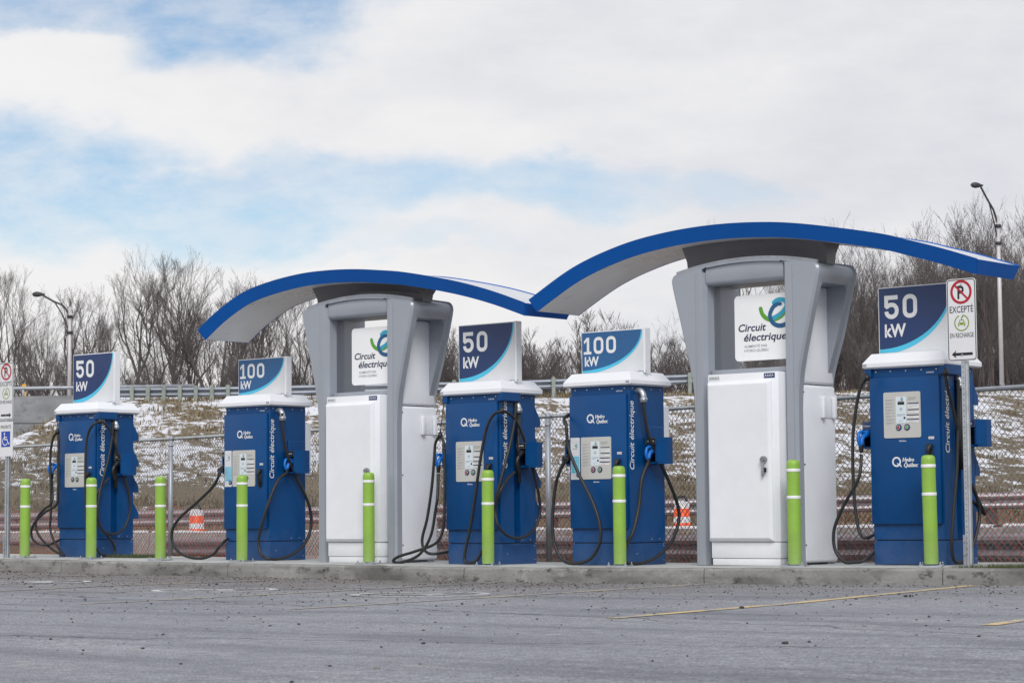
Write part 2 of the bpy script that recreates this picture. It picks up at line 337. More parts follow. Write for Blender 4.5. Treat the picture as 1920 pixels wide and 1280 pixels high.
CABLES = {'1': [[(-0.274, -0.44, 1.651), (-0.362, -0.44, 1.572), (-0.416, -0.44, 1.37), (-0.417, -0.44, 1.115), (-0.402, -0.44, 0.886)], [(-0.274, -0.44, 1.651), (-0.249, -0.44, 1.518), (-0.254, -0.44, 1.214), (-0.257, -0.44, 0.808), (-0.296, -0.44, 0.682), (-0.543, -0.44, 0.583), (-0.764, -0.44, 0.431), (-0.803, -0.44, 0.278), (-0.66, -0.44, 0.176), (-0.41, -0.44, 0.172), (-0.227, -0.44, 0.253)], [(-0.376, -0.44, 0.734), (-0.544, -0.44, 0.634), (-0.704, -0.44, 0.495), (-0.682, -0.44, 0.329), (-0.498, -0.44, 0.177), (-0.297, -0.44, 0.076), (-0.118, -0.44, 0.022)], [(-0.344, -0.44, 0.733), (-0.402, -0.44, 0.557), (-0.412, -0.44, 0.379), (-0.339, -0.44, 0.227), (-0.218, -0.44, 0.101), (-0.114, -0.44, 0.022)], [(0.49, -0.143, 1.761), (0.49, -0.149, 1.554), (0.49, -0.227, 1.226), (0.49, -0.321, 0.95), (0.49, -0.374, 0.7), (0.49, -0.376, 0.501), (0.49, -0.285, 0.35), (0.49, -0.124, 0.299), (0.49, 0.054, 0.372), (0.49, 0.154, 0.573), (0.49, 0.139, 0.826), (0.49, 0.033, 1.103), (0.49, -0.06, 1.379), (0.49, -0.165, 1.629), (0.49, -0.263, 1.732), (0.49, -0.353, 1.763), (0.464, -0.44, 1.729), (0.357, -0.44, 1.614), (0.312, -0.44, 1.402), (0.304, -0.44, 1.052), (0.315, -0.44, 0.702), (0.329, -0.44, 0.452), (0.407, -0.44, 0.402)], [(0.49, -0.398, 0.451), (0.49, -0.285, 0.338), (0.49, -0.156, 0.224), (0.49, -0.087, 0.098), (0.49, -0.122, 0.022), (0.49, -0.219, 0.022), (0.49, -0.331, 0.04), (0.49, -0.411, 0.128)]], '2': [[(-0.286, -0.44, 1.147), (-0.362, -0.44, 1.064), (-0.478, -0.44, 0.912), (-0.747, -0.44, 0.733), (-1.087, -0.44, 0.53), (-1.231, -0.44, 0.37), (-1.213, -0.44, 0.197), (-1.034, -0.44, 0.067), (-0.728, -0.44, 0.022), (-0.476, -0.44, 0.074), (-0.327, -0.44, 0.199), (-0.254, -0.44, 0.3)], [(0.49, -0.187, 1.795), (0.49, -0.181, 1.593), (0.49, -0.119, 1.325), (0.49, 0.037, 1.035), (0.49, 0.22, 0.765), (0.49, 0.305, 0.539), (0.49, 0.273, 0.313), (0.49, 0.115, 0.136), (0.49, -0.151, 0.033), (0.49, -0.397, 0.022), (0.381, -0.44, 0.078), (0.336, -0.44, 0.255), (0.439, -0.44, 0.543), (0.49, -0.351, 0.831), (0.49, -0.243, 0.988), (0.49, -0.119, 1.061)]], '3': [[(-0.383, -0.44, 1.436), (-0.452, -0.44, 1.359), (-0.476, -0.44, 1.172), (-0.513, -0.44, 0.869), (-0.585, -0.44, 0.519), (-0.663, -0.44, 0.286), (-0.625, -0.44, 0.158), (-0.487, -0.44, 0.119), (-0.287, -0.44, 0.101)], [(-0.383, -0.44, 1.436), (-0.33, -0.44, 1.355), (-0.319, -0.44, 1.169), (-0.319, -0.44, 0.75), (-0.347, -0.44, 0.402), (-0.455, -0.44, 0.24), (-0.772, -0.44, 0.146), (-1.029, -0.44, 0.086), (-1.11, -0.44, 0.033), (-0.981, -0.44, 0.022), (-0.708, -0.44, 0.111), (-0.533, -0.44, 0.321), (-0.458, -0.44, 0.612), (-0.432, -0.44, 0.74)], [(0.49, -0.159, 1.765), (0.49, -0.183, 1.569), (0.49, -0.261, 1.314), (0.49, -0.371, 1.049), (0.456, -0.44, 0.787), (0.378, -0.44, 0.514), (0.34, -0.44, 0.332)], [(0.49, -0.42, 0.827), (0.446, -0.44, 0.696), (0.421, -0.44, 0.582), (0.467, -0.44, 0.423), (0.49, -0.292, 0.312), (0.49, -0.078, 0.295), (0.49, 0.122, 0.371), (0.49, 0.241, 0.544), (0.49, 0.236, 0.741), (0.49, 0.156, 0.996), (0.49, 0.043, 1.273), (0.49, -0.105, 1.524), (0.49, -0.239, 1.641), (0.49, -0.395, 1.682), (0.389, -0.44, 1.629), (0.288, -0.44, 1.454), (0.202, -0.44, 1.111), (0.129, -0.44, 0.745), (0.058, -0.44, 0.424), (-0.021, -0.44, 0.148), (-0.028, -0.44, 0.045), (0.039, -0.44, 0.022), (0.147, -0.44, 0.051), (0.223, -0.44, 0.149)]], '4': [[(-0.335, -0.44, 1.595), (-0.353, -0.44, 1.473), (-0.32, -0.44, 1.229), (-0.182, -0.44, 0.95), (-0.023, -0.44, 0.695), (0.079, -0.44, 0.454), (0.087, -0.44, 0.258), (-0.026, -0.44, 0.083), (-0.209, -0.44, 0.022), (-0.406, -0.44, 0.048), (-0.526, -0.44, 0.213), (-0.554, -0.44, 0.479), (-0.51, -0.44, 0.833), (-0.436, -0.44, 1.01), (-0.364, -0.44, 1.114), (-0.315, -0.44, 1.151)], [(0.49, -0.181, 1.781), (0.49, -0.177, 1.628), (0.49, -0.11, 1.367), (0.49, 0.061, 1.118), (0.49, 0.242, 0.877), (0.49, 0.386, 0.645), (0.49, 0.413, 0.468), (0.49, 0.283, 0.248), (0.49, 0.02, 0.088), (0.49, -0.255, 0.024), (0.44, -0.44, 0.026)], [(0.49, -0.123, 1.071), (0.49, -0.236, 0.896), (0.49, -0.289, 0.624), (0.49, -0.391, 0.365), (0.449, -0.44, 0.237)]], '5': [[(-0.353, -0.44, 1.794), (-0.433, -0.44, 1.689), (-0.505, -0.44, 1.377), (-0.529, -0.44, 1.087), (-0.522, -0.44, 0.652), (-0.478, -0.44, 0.339), (-0.397, -0.44, 0.257), (-0.307, -0.44, 0.295)], [(-0.355, -0.44, 1.071), (-0.467, -0.44, 0.832), (-0.642, -0.44, 0.569), (-0.755, -0.44, 0.339), (-0.75, -0.44, 0.146), (-0.654, -0.44, 0.03), (-0.542, -0.44, 0.022), (-0.416, -0.44, 0.046), (-0.308, -0.44, 0.14)], [(0.49, -0.418, 1.804), (0.49, -0.386, 1.676), (0.49, -0.278, 1.443), (0.49, -0.171, 1.185), (0.49, -0.1, 0.949), (0.49, 0.026, 0.76), (0.49, 0.175, 0.593), (0.49, 0.282, 0.473)], [(0.49, -0.177, 1.755), (0.49, -0.194, 1.398), (0.49, -0.24, 0.923), (0.49, -0.309, 0.57), (0.49, -0.366, 0.265), (0.49, -0.352, 0.066), (0.49, -0.25, 0.022), (0.49, -0.104, 0.062), (0.49, 0.058, 0.213), (0.49, 0.177, 0.45), (0.49, 0.142, 0.617), (0.49, 0.046, 0.76)]]}
# ------------------------------------------------------------------ the setting
def near_z(v):
    return -.09 - .36 * sstep(21.6, 23.0, v)
def ground_z(u, v):
    Z = u * math.sin(HEAD) + v * math.cos(HEAD); X = u * math.cos(HEAD) - v * math.sin(HEAD)
    if v < 18.7: return -.45
    sx = X / Z if Z > 1 else 0
    z = near_z(v)
    far = lerp(Z, [(34, -.45), (38, -.3), (42, .05), (47, .72), (50, .95), (62, 2.75), (72, 4.15), (76, 4.55), (79, 4.66), (120, 4.9), (400, 6), (900, 7)])
    if 60 < Z < 77.3 and sx < -.17: far = min(far, lerp(sx, [(-.30, 1.2), (-.22, 2.7), (-.2006, 3.55), (-.188, 4.2), (-.17, 4.7)]))
    if Z > 34: z = max(z, far) if v > 23 else z + (max(z, far) - z) * sstep(22, 23.5, v)
    return z
def ground_mat():
    M = bpy.data.materials.new('dry grass and snow'); M.use_nodes = True; nt = M.node_tree; N = nt.nodes; L = nt.links
    b = N['Principled BSDF']; b.inputs['Roughness'].default_value = .95; b.inputs['Specular IOR Level'].default_value = .1
    ge = N.new('ShaderNodeNewGeometry')
    rot = N.new('ShaderNodeMapping'); L.new(ge.outputs['Position'], rot.inputs[0]); rot.inputs['Rotation'].default_value = (0, 0, -HEAD)
    def noi(sc, det, rough, scale):
        mp = N.new('ShaderNodeMapping'); L.new(rot.outputs[0], mp.inputs[0]); mp.inputs['Scale'].default_value = scale
        n = N.new('ShaderNodeTexNoise'); L.new(mp.outputs[0], n.inputs['Vector']); n.inputs['Scale'].default_value = sc; n.inputs['Detail'].default_value = det; n.inputs['Roughness'].default_value = rough
        return n.outputs[0]
    def mr(v, a, b_, c=0, d=1):
        n = N.new('ShaderNodeMapRange'); L.new(v, n.inputs[0])
        for i, q in enumerate((a, b_, c, d)): n.inputs[i + 1].default_value = q
        return n.outputs[0]
    def ma(op, a, b_):
        n = N.new('ShaderNodeMath'); n.operation = op
        for i, q in enumerate((a, b_)):
            if isinstance(q, (int, float)): n.inputs[i].default_value = q
            else: L.new(q, n.inputs[i])
        return n.outputs[0]
    def mix(f, a, b_):
        n = N.new('ShaderNodeMix'); n.data_type = 'RGBA'
        if isinstance(f, (int, float)): n.inputs[0].default_value = f
        else: L.new(f, n.inputs[0])
        for i, q in ((6, a), (7, b_)):
            if isinstance(q, tuple): n.inputs[i].default_value = q
            else: L.new(q, n.inputs[i])
        return n.outputs[2]
    fine = noi(4.4, 7, .74, (.32, .75, 1)); mid = noi(.75, 5, .66, (.30, 1, 1)); big = noi(.12, 3, .5, (1, 1, 1)); grain = noi(30, 3, .6, (.5, 1, 1))
    sp = N.new('ShaderNodeSeparateXYZ'); L.new(ge.outputs['Position'], sp.inputs[0])
    rp = N.new('ShaderNodeSeparateXYZ'); L.new(rot.outputs[0], rp.inputs[0])
    high = mr(sp.outputs[2], .75, 1.6, -.13, .045)                      # the foot of the slope has thawed
    right = mr(rp.outputs[0], -14, 12, -.035, .10)                         # more snow lies on the right
    s = ma('ADD', ma('ADD', ma('MULTIPLY', fine, .72), ma('MULTIPLY', mid, .62)), ma('ADD', high, right))
    snow = mr(s, .648, .70)
    gcol = mix(mr(big, .35, .65), (.19, .155, .105, 1), (.27, .222, .155, 1)); gcol = mix(mr(grain, .35, .7), gcol, (.11, .086, .055, 1))
    gcol = mix(mr(noi(.8, 4, .6, (1, 1, 1)), .5, .75, 0, .5), gcol, (.23, .16, .085, 1))
    col = mix(snow, gcol, (.74, .75, .80, 1)); L.new(col, b.inputs['Base Color'])
    bp = N.new('ShaderNodeBump'); bp.inputs['Strength'].default_value = .7; bp.inputs['Distance'].default_value = .12
    L.new(ma('ADD', ma('MULTIPLY', grain, .35), fine), bp.inputs['Height']); L.new(bp.outputs[0], b.inputs['Normal'])
    return M
def build_ground():
    # one sheet out to the horizon: fine over the slope in view, coarse beyond
    Xs = [-900, -400, -200, -110, -70, -50, -40] + [-34 + .5 * i for i in range(137)] + [40, 50, 70, 110, 200, 400, 900]
    Zs = [-900, -300, -100, -40, -10, 5, 10, 14, 17, 19] + [20 + .4 * i for i in range(71)] + [48.3 + .42 * i for i in range(75)] + [82, 86, 92, 100, 112, 130, 160, 220, 320, 500, 900, 1500]
    bm = bmesh.new(); rows = []
    for Z in Zs:
        row = []
        for X in Xs:
            u, v = cw(X, Z); z = ground_z(u, v)
            if Z > 40: z += .10 * noise.noise((X * .3, Z * .3, 1)) + .05 * noise.noise((X * 1.1, Z * 1.1, 5)) + .03 * noise.noise((X * 2.9, Z * 2.9, 5))
            row.append(bm.verts.new((u, v, z)))
        rows.append(row)
    for A, B in zip(rows, rows[1:]):
        for i in range(len(A) - 1): bm.faces.new((A[i], A[i + 1], B[i + 1], B[i])).smooth = True
    me = bpy.data.meshes.new('ground'); bm.to_mesh(me); bm.free(); me.materials.append(GM)
    o = bpy.data.objects.new('ground', me); COL.objects.link(o); tag(o, kind='structure')
GM = ground_mat(); build_ground()
# parking lot
KV = 18.40                         # front line of the kerb
LOT = -.165
def asphalt_mat():
    M = bpy.data.materials.new('worn asphalt'); M.use_nodes = True; nt = M.node_tree; N = nt.nodes; L = nt.links
    b = N['Principled BSDF']; b.inputs['Specular IOR Level'].default_value = .25
    ge = N.new('ShaderNodeNewGeometry'); P = ge.outputs['Position']
    def noi(sc, det, rough, scale=(1, 1, 1), loc=(0, 0, 0), rot=0):
        mp = N.new('ShaderNodeMapping'); L.new(P, mp.inputs[0]); mp.inputs['Scale'].default_value = scale; mp.inputs['Location'].default_value = loc; mp.inputs['Rotation'].default_value = (0, 0, rot)
        n = N.new('ShaderNodeTexNoise'); L.new(mp.outputs[0], n.inputs['Vector']); n.inputs['Scale'].default_value = sc; n.inputs['Detail'].default_value = det; n.inputs['Roughness'].default_value = rough
        return n.outputs[0]
    def mr(v, a, b_, c=0, d=1):
        n = N.new('ShaderNodeMapRange'); L.new(v, n.inputs[0])
        for i, q in enumerate((a, b_, c, d)): n.inputs[i + 1].default_value = q
        return n.outputs[0]
    def mix(f, a, b_, mode='MIX'):
        n = N.new('ShaderNodeMix'); n.data_type = 'RGBA'; n.blend_type = mode
        if isinstance(f, (int, float)): n.inputs[0].default_value = f
        else: L.new(f, n.inputs[0])
        for i, q in ((6, a), (7, b_)):
            if isinstance(q, tuple): n.inputs[i].default_value = q
            else: L.new(q, n.inputs[i])
        return n.outputs[2]
    def ma(op, a, b_):
        n = N.new('ShaderNodeMath'); n.operation = op
        for i, q in enumerate((a, b_)):
            if isinstance(q, (int, float)): n.inputs[i].default_value = q
            else: L.new(q, n.inputs[i])
        return n.outputs[0]
    sp = N.new('ShaderNodeSeparateXYZ'); L.new(P, sp.inputs[0])
    agg = noi(75, 3, .75); mott = noi(13, 6, .7, (1, .8, 1), (2, 5, 0)); grit = noi(34, 4, .7); patch = noi(.45, 5, .6, (1, 1, 1)); tyre = noi(.7, 4, .6, (.35, 2.2, 1), rot=.35); salt = noi(2.4, 7, .68, (.5, 1.6, 1), (4, 2, 0), .3)
    c = mix(mr(patch, .3, .7), (.335, .348, .39, 1), (.53, .545, .59, 1))
    c = mix(mr(tyre, .50, .66, 0, .6), c, (.16, .172, .205, 1))
    c = mix(mr(salt, .54, .70, 0, .65), c, (.56, .56, .565, 1))
    # sand and dirt collect along the kerb
    sand = ma('MULTIPLY', mr(ma('ADD', sp.outputs[1], ma('MULTIPLY', noi(.5, 4, .6), 3.2)), 14.8, 18.6), mr(sp.outputs[0], -9, -17, .35, 1))
    sand = ma('MULTIPLY', sand, mr(noi(3.5, 6, .7), .3, .6, .35, 1))
    c = mix(ma('MULTIPLY', sand, .9), c, (.28, .24, .195, 1))
    c = mix(mr(mott, .38, .66, 0, .5), c, (.12, .122, .14, 1)); c = mix(mr(mott, .60, .34, 0, .0), c, (.4, .4, .42, 1)); c = mix(mr(agg, .40, .60, 0, .75), c, (.07, .07, .08, 1)); c = mix(mr(grit, .60, .78, 0, .6), c, (.05, .05, .055, 1)); c = mix(mr(noi(60, 2, .6, loc=(9, 3, 0)), .66, .8, 0, .5), c, (.5, .5, .5, 1))
    # a few long cracks
    wv = N.new('ShaderNodeTexVoronoi'); wv.feature = 'DISTANCE_TO_EDGE'; wv.inputs['Scale'].default_value = .10
    mp = N.new('ShaderNodeMapping'); mp.inputs['Scale'].default_value = (.55, 1.5, 1); mp.inputs['Rotation'].default_value = (0, 0, .25)
    nv = N.new('ShaderNodeTexNoise'); L.new(P, nv.inputs['Vector']); nv.inputs['Scale'].default_value = 1.3; nv.inputs['Detail'].default_value = 5
    ad = N.new('ShaderNodeMixRGB'); ad.blend_type = 'ADD'; ad.inputs[0].default_value = .9; L.new(P, ad.inputs[1]); L.new(nv.outputs['Color'], ad.inputs[2])
    L.new(ad.outputs[0], mp.inputs[0]); L.new(mp.outputs[0], wv.inputs['Vector'])
    crack = mr(wv.outputs['Distance'], .0008, .0035, 1, 0)
    c = mix(ma('MULTIPLY', crack, .6), c, (.035, .035, .04, 1))
    L.new(c, b.inputs['Base Color']); L.new(mr(patch, .3, .7, .78, .95), b.inputs['Roughness'])
    bp = N.new('ShaderNodeBump'); bp.inputs['Strength'].default_value = .55; bp.inputs['Distance'].default_value = .012
    L.new(ma('SUBTRACT', ma('ADD', ma('MULTIPLY', agg, .5), grit), ma('MULTIPLY', crack, 1.5)), bp.inputs['Height']); L.new(bp.outputs[0], b.inputs['Normal'])
    return M
def build_lot():
    us = [-120, -60, -45, -36] + [-32 + i for i in range(30)] + [0, 6, 20, 60]; vs = [-80, -30, -5, 3, 6, 9, 11, 13, 15, 16, 17, 17.6, 18, KV + .06]
    bm = bmesh.new(); rows = [[bm.verts.new((u, v, LOT + S(u))) for u in us] for v in vs]
    for A, B in zip(rows, rows[1:]):
        for i in range(len(A) - 1): bm.faces.new((A[i], A[i + 1], B[i + 1], B[i])).smooth = True
    me = bpy.data.meshes.new('parking_lot'); bm.to_mesh(me); bm.free(); me.materials.append(asphalt_mat())
    o = bpy.data.objects.new('parking_lot', me); COL.objects.link(o); tag(o, kind='structure')
build_lot()
def concrete(name, base, stain=.6, scale=1.0):
    M = bpy.data.materials.new(name); M.use_nodes = True; nt = M.node_tree; N = nt.nodes; L = nt.links
    b = N['Principled BSDF']; b.inputs['Roughness'].default_value = .9; b.inputs['Specular IOR Level'].default_value = .2
    ge = N.new('ShaderNodeNewGeometry'); P = ge.outputs['Position']
    def noi(sc, det, rough, s=(1, 1, 1)):
        mp = N.new('ShaderNodeMapping'); L.new(P, mp.inputs[0]); mp.inputs['Scale'].default_value = s
        n = N.new('ShaderNodeTexNoise'); L.new(mp.outputs[0], n.inputs['Vector']); n.inputs['Scale'].default_value = sc * scale; n.inputs['Detail'].default_value = det; n.inputs['Roughness'].default_value = rough
        return n.outputs[0]
    def mix(f, a, b_, lo, hi, amt):
        r = N.new('ShaderNodeMapRange'); L.new(f, r.inputs[0]); r.inputs[1].default_value = lo; r.inputs[2].default_value = hi; r.inputs[3].default_value = 0; r.inputs[4].default_value = amt
        n = N.new('ShaderNodeMix'); n.data_type = 'RGBA'; L.new(r.outputs[0], n.inputs[0])
        for i, q in ((6, a), (7, b_)):
            if isinstance(q, tuple): n.inputs[i].default_value = q
            else: L.new(q, n.inputs[i])
        return n.outputs[2]
    k = lambda f: (base[0] * f, base[1] * f, base[2] * f, 1)
    c = mix(noi(2.2, 6, .65), k(.78), k(1.15), .3, .7, 1)
    c = mix(noi(1.1, 5, .6, (1, 1, 3)), c, k(.45), .45, .64, stain)
    c = mix(noi(7, 6, .72, (.7, 1, 1.3)), c, k(.2), .54, .66, stain)
    c = mix(noi(3.3, 4, .6), c, k(1.5), .62, .72, .6)
    c = mix(noi(70, 3, .6), c, k(.6), .5, .75, .5)
    L.new(c, b.inputs['Base Color'])
    bp = N.new('ShaderNodeBump'); bp.inputs['Strength'].default_value = .6; bp.inputs['Distance'].default_value = .015; L.new(noi(26, 6, .7), bp.inputs['Height']); L.new(bp.outputs[0], b.inputs['Normal'])
    return M
conc = concrete('kerb concrete', (.30, .297, .288), .95)
concpad = concrete('pad concrete', (.50, .51, .50), .3)
concwall = concrete('wall concrete', (.27, .28, .29), .35, .5)
concblk = concrete('barrier concrete', (.45, .44, .42), .35)
def strip(us, prof, name, m_, jag=0.0):
    """A long ribbon of constant section: prof = [(v, dz)] from the lot edge up and back."""
    bm = bmesh.new(); rows = []
    for u in us:
        rows.append([bm.verts.new((u, v + (jag * noise.noise((u * 5, dz * 9, 2)) if i < len(prof) - 1 else 0), S(u) + dz + jag * .6 * noise.noise((u * 4, v * 9, 7)))) for i, (v, dz) in enumerate(prof)])
    for A, B in zip(rows, rows[1:]):
        for i in range(len(A) - 1): bm.faces.new((A[i], B[i], B[i + 1], A[i + 1]))
    for r in (rows[0], rows[-1]): bm.faces.new(r)
    return bm
def build_kerb():
    joints = [-40, -31, -24.33, -22.98, -19.9, -16.2, -13.05, -10.40, -7.4, -3, 6]
    all_ = bmesh.new()
    for a, b in zip(joints, joints[1:]):
        n = max(3, int((b - a) / .12)); us = [a + .006 + (b - a - .012) * i / n for i in range(n + 1)]
        bm = strip(us, [(KV, -.25), (KV - .004, -.10), (KV + .002, -.034), (KV + .012, -.022), (KV + .03, -.016), (KV + .17, -.012), (KV + .17, -.3)], 'k', conc, .012)
        me = bpy.data.meshes.new('k'); bm.to_mesh(me); bm.free(); all_.from_mesh(me); bpy.data.meshes.remove(me)
    me = bpy.data.meshes.new('kerb'); all_.to_mesh(me); all_.free(); me.materials.append(conc)
    tag_o = bpy.data.objects.new('kerb', me); COL.objects.link(tag_o); tag(tag_o, kind='structure')
    bm = strip([-34 + .3 * i for i in range(int((34 - 10.42) / .3) + 1)], [(KV + .172, -.3), (KV + .172, -.011), (19.0, 0), (20.4, 0.0), (20.4, -.3)], 'pad', concpad, .002)
    me = bpy.data.meshes.new('concrete_pad'); bm.to_mesh(me); bm.free(); me.materials.append(concpad)
    o = bpy.data.objects.new('concrete_pad', me); COL.objects.link(o); tag(o, kind='structure')
    # soil of the verge: beyond the right end of the pad and behind it
    vm = mat('verge soil', (.085, .085, .05), .95, var=.4, vscale=3, bump=.5, bscale=30)
    mb = MB()
    us = [-10.38 + .3 * i for i in range(40)]
    for a, b in zip(us, us[1:]): mb.face([(a, KV + .172, S(a) - .03), (b, KV + .172, S(b) - .03), (b, 21.6, -.06), (a, 21.6, -.06)], vm)
    us = [-34 + .5 * i for i in range(49)]
    for a, b in zip(us, us[1:]): mb.face([(a, 20.402, S(a) - .05), (b, 20.402, S(b) - .05), (b, 22.6, -.14), (a, 22.6, -.14)], vm)
    tag(mb.obj('verge'), kind='structure')
build_kerb()
# painted lines on the lot
def paint_mat(name, col, wear):
    M = bpy.data.materials.new(name); M.use_nodes = True; nt = M.node_tree; N = nt.nodes; L = nt.links
    b = N['Principled BSDF']; b.inputs['Roughness'].default_value = .8
    ge = N.new('ShaderNodeNewGeometry')
    n = N.new('ShaderNodeTexNoise'); L.new(ge.outputs['Position'], n.inputs['Vector']); n.inputs['Scale'].default_value = 14; n.inputs['Detail'].default_value = 7; n.inputs['Roughness'].default_value = .75
    n2 = N.new('ShaderNodeTexNoise'); L.new(ge.outputs['Position'], n2.inputs['Vector']); n2.inputs['Scale'].default_value = 1.4; n2.inputs['Detail'].default_value = 3
    ad = N.new('ShaderNodeMath'); ad.operation = 'MULTIPLY_ADD'; L.new(n2.outputs[0], ad.inputs[0]); ad.inputs[1].default_value = .5; L.new(n.outputs[0], ad.inputs[2])
    r = N.new('ShaderNodeMapRange'); L.new(ad.outputs[0], r.inputs[0]); r.inputs[1].default_value = wear; r.inputs[2].default_value = wear + .1
    mx = N.new('ShaderNodeMix'); mx.data_type = 'RGBA'; L.new(r.outputs[0], mx.inputs[0]); mx.inputs[6].default_value = (*col, 1); mx.inputs[7].default_value = (.26, .262, .28, 1)
    L.new(mx.outputs[2], b.inputs['Base Color'])
    return M
yel = paint_mat('worn yellow paint', (.62, .47, .22), .74); yel2 = paint_mat('faded yellow paint', (.50, .42, .27), .66)
whp = paint_mat('worn white paint', (.62, .62, .62), .72)
def line(pts, w, m_, name='parking_line', M=None):
    mb = MB(); P = []
    for (a, b) in zip(pts, pts[1:]):
        for i in range(12): P.append((a[0] + (b[0] - a[0]) * i / 12, a[1] + (b[1] - a[1]) * i / 12))
    P.append(pts[-1])
    bm = mb.bm; k = mb.mi(m_); prev = None
    for i, p in enumerate(P):
        q0 = Vector(P[max(i - 1, 0)]); q1 = Vector(P[min(i + 1, len(P) - 1)]); d = (q1 - q0).normalized(); n = Vector((-d.y, d.x)) * w / 2
        z = LOT + S(p[0]) + .004
        cur = (bm.verts.new((p[0] + n.x, p[1] + n.y, z)), bm.verts.new((p[0] - n.x, p[1] - n.y, z)))
        if prev: bm.faces.new((prev[1], cur[1], cur[0], prev[0]))
        prev = cur
    return mb
PL = MB()
LINES = [([(-8.86, 11.46), (-9.18, 14.0), (-10.07, 18.35)], yel), ([(-6.37, 11.79), (-6.49, 12.45), (-7.3, 18.35)], yel), ([(-12.12, 11.86), (-12.45, 14.6), (-12.95, 18.35)], yel2),
         ([(-14.78, 12.05), (-15.2, 15.5), (-15.66, 18.35)], yel2), ([(-17.9, 12.3), (-18.5, 15.6), (-18.3, 17.5)], yel2), ([(-21.3, 13.0), (-21.85, 16.6), (-21.6, 18.3)], yel2), ([(-24.4, 13), (-25, 18.2)], yel2)]
for pts, m_ in LINES:
    t = line(pts, .10, m_); me = bpy.data.meshes.new('t'); t.bm.to_mesh(me); off = PL.mi(m_)
    n0 = len(PL.bm.faces); PL.bm.from_mesh(me); PL.bm.faces.ensure_lookup_table()
    for f in PL.bm.faces[n0:]: f.material_index = off
    t.bm.free(); bpy.data.meshes.remove(me)
tag(PL.obj('parking_lines'), kind='structure')
def stencil(u, v, rz):
    """Worn white stencil: a ring with a small car and plug inside."""
    mb = MB(); M = Matrix.Translation((u, v, LOT + S(u) + .004)) @ Matrix.Rotation(rz, 4, 'Z')
    mb.disc((0, 0), .62, whp, M, r0=.54, n=48)
    car = [(-.33, -.12), (-.30, .02), (-.20, .06), (-.12, .19), (.12, .19), (.20, .06), (.30, .02), (.33, -.12)]
    mb.poly(car, whp, M, .0006)
    mb.poly([(-.28, -.12), (-.28, -.22), (-.18, -.22), (-.18, -.12)], whp, M); mb.poly([(.18, -.12), (.18, -.22), (.28, -.22), (.28, -.12)], whp, M)
    mb.ribbon([(0, .19), (0, .30), (.1, .36), (.1, .54)], .05, whp, M, round_ends=False, z=.0012)
    return mb
for u, v in ((-13.62, 14.88), (-16.65, 15.22), (-20.2, 15.8)):
    tag(stencil(u, v, .12).obj('ground_marking'), kind='structure')
# sand, grit and small stones on the asphalt
def icos(bm, c, r, k, rr):
    t = 1.618; V = [(-1, t, 0), (1, t, 0), (-1, -t, 0), (1, -t, 0), (0, -1, t), (0, 1, t), (0, -1, -t), (0, 1, -t), (t, 0, -1), (t, 0, 1), (-t, 0, -1), (-t, 0, 1)]
    F = [(0, 11, 5), (0, 5, 1), (0, 1, 7), (0, 7, 10), (0, 10, 11), (1, 5, 9), (5, 11, 4), (11, 10, 2), (10, 7, 6), (7, 1, 8), (3, 9, 4), (3, 4, 2), (3, 2, 6), (3, 6, 8), (3, 8, 9), (4, 9, 5), (2, 4, 11), (6, 2, 10), (8, 6, 7), (9, 8, 1)]
    a = rr.random() * 6.28; ca, sa = math.cos(a), math.sin(a); sx, sy, sz = [rr.uniform(.6, 1.3) for _ in range(3)]
    vs = []
    for x, y, z in V:
        j = rr.uniform(.8, 1.15) * r / 1.9; x, y, z = x * sx * j, y * sy * j, z * sz * j * .7
        vs.append(bm.verts.new((c[0] + x * ca - y * sa, c[1] + x * sa + y * ca, c[2] + z)))
    for f in F: bm.faces.new([vs[i] for i in f]).material_index = k
def build_grit():
    rr = random.Random(11); mb = MB()
    ms = [mat('dark grit', (.045, .042, .042), .95), mat('brown grit', (.13, .10, .075), .95), mat('grey grit', (.24, .235, .23), .95)]
    ks = [mb.mi(q) for q in ms]; n = 0
    while n < 9000:
        X = rr.uniform(-9, 9); Z = 9 + 21 * rr.random() ** .8; u, v = cw(X, Z)
        if v > KV - .03: continue
        d = KV - v; w = .05 + .95 * math.exp(-d / 2.3) * lerp(u, [(-22, 1), (-14, .8), (-9, .35)])
        w *= .35 + 1.3 * max(0, noise.noise((u * .8, v * .8, 3)) + .35)
        if rr.random() > w: continue
        r = .003 + .0085 * rr.random() ** 3.0
        if rr.random() < .008: r = rr.uniform(.011, .02)
        icos(mb.bm, (u, v, LOT + S(u) + r * .25), r, ks[0 if rr.random() < .62 else (1 if rr.random() < .6 else 2)], rr); n += 1
    for (u, v) in ((-9.14, 15.58), (-9.11, 15.60), (-9.02, 13.16)):
        for _ in range(4): icos(mb.bm, (u + rr.gauss(0, .012), v + rr.gauss(0, .012), LOT + S(u) + .008), rr.uniform(.008, .016), ks[0], rr)
    tag(mb.obj('gravel'), kind='stuff', label='scattered grit and small stones on the worn asphalt', cat='gravel')
build_grit()
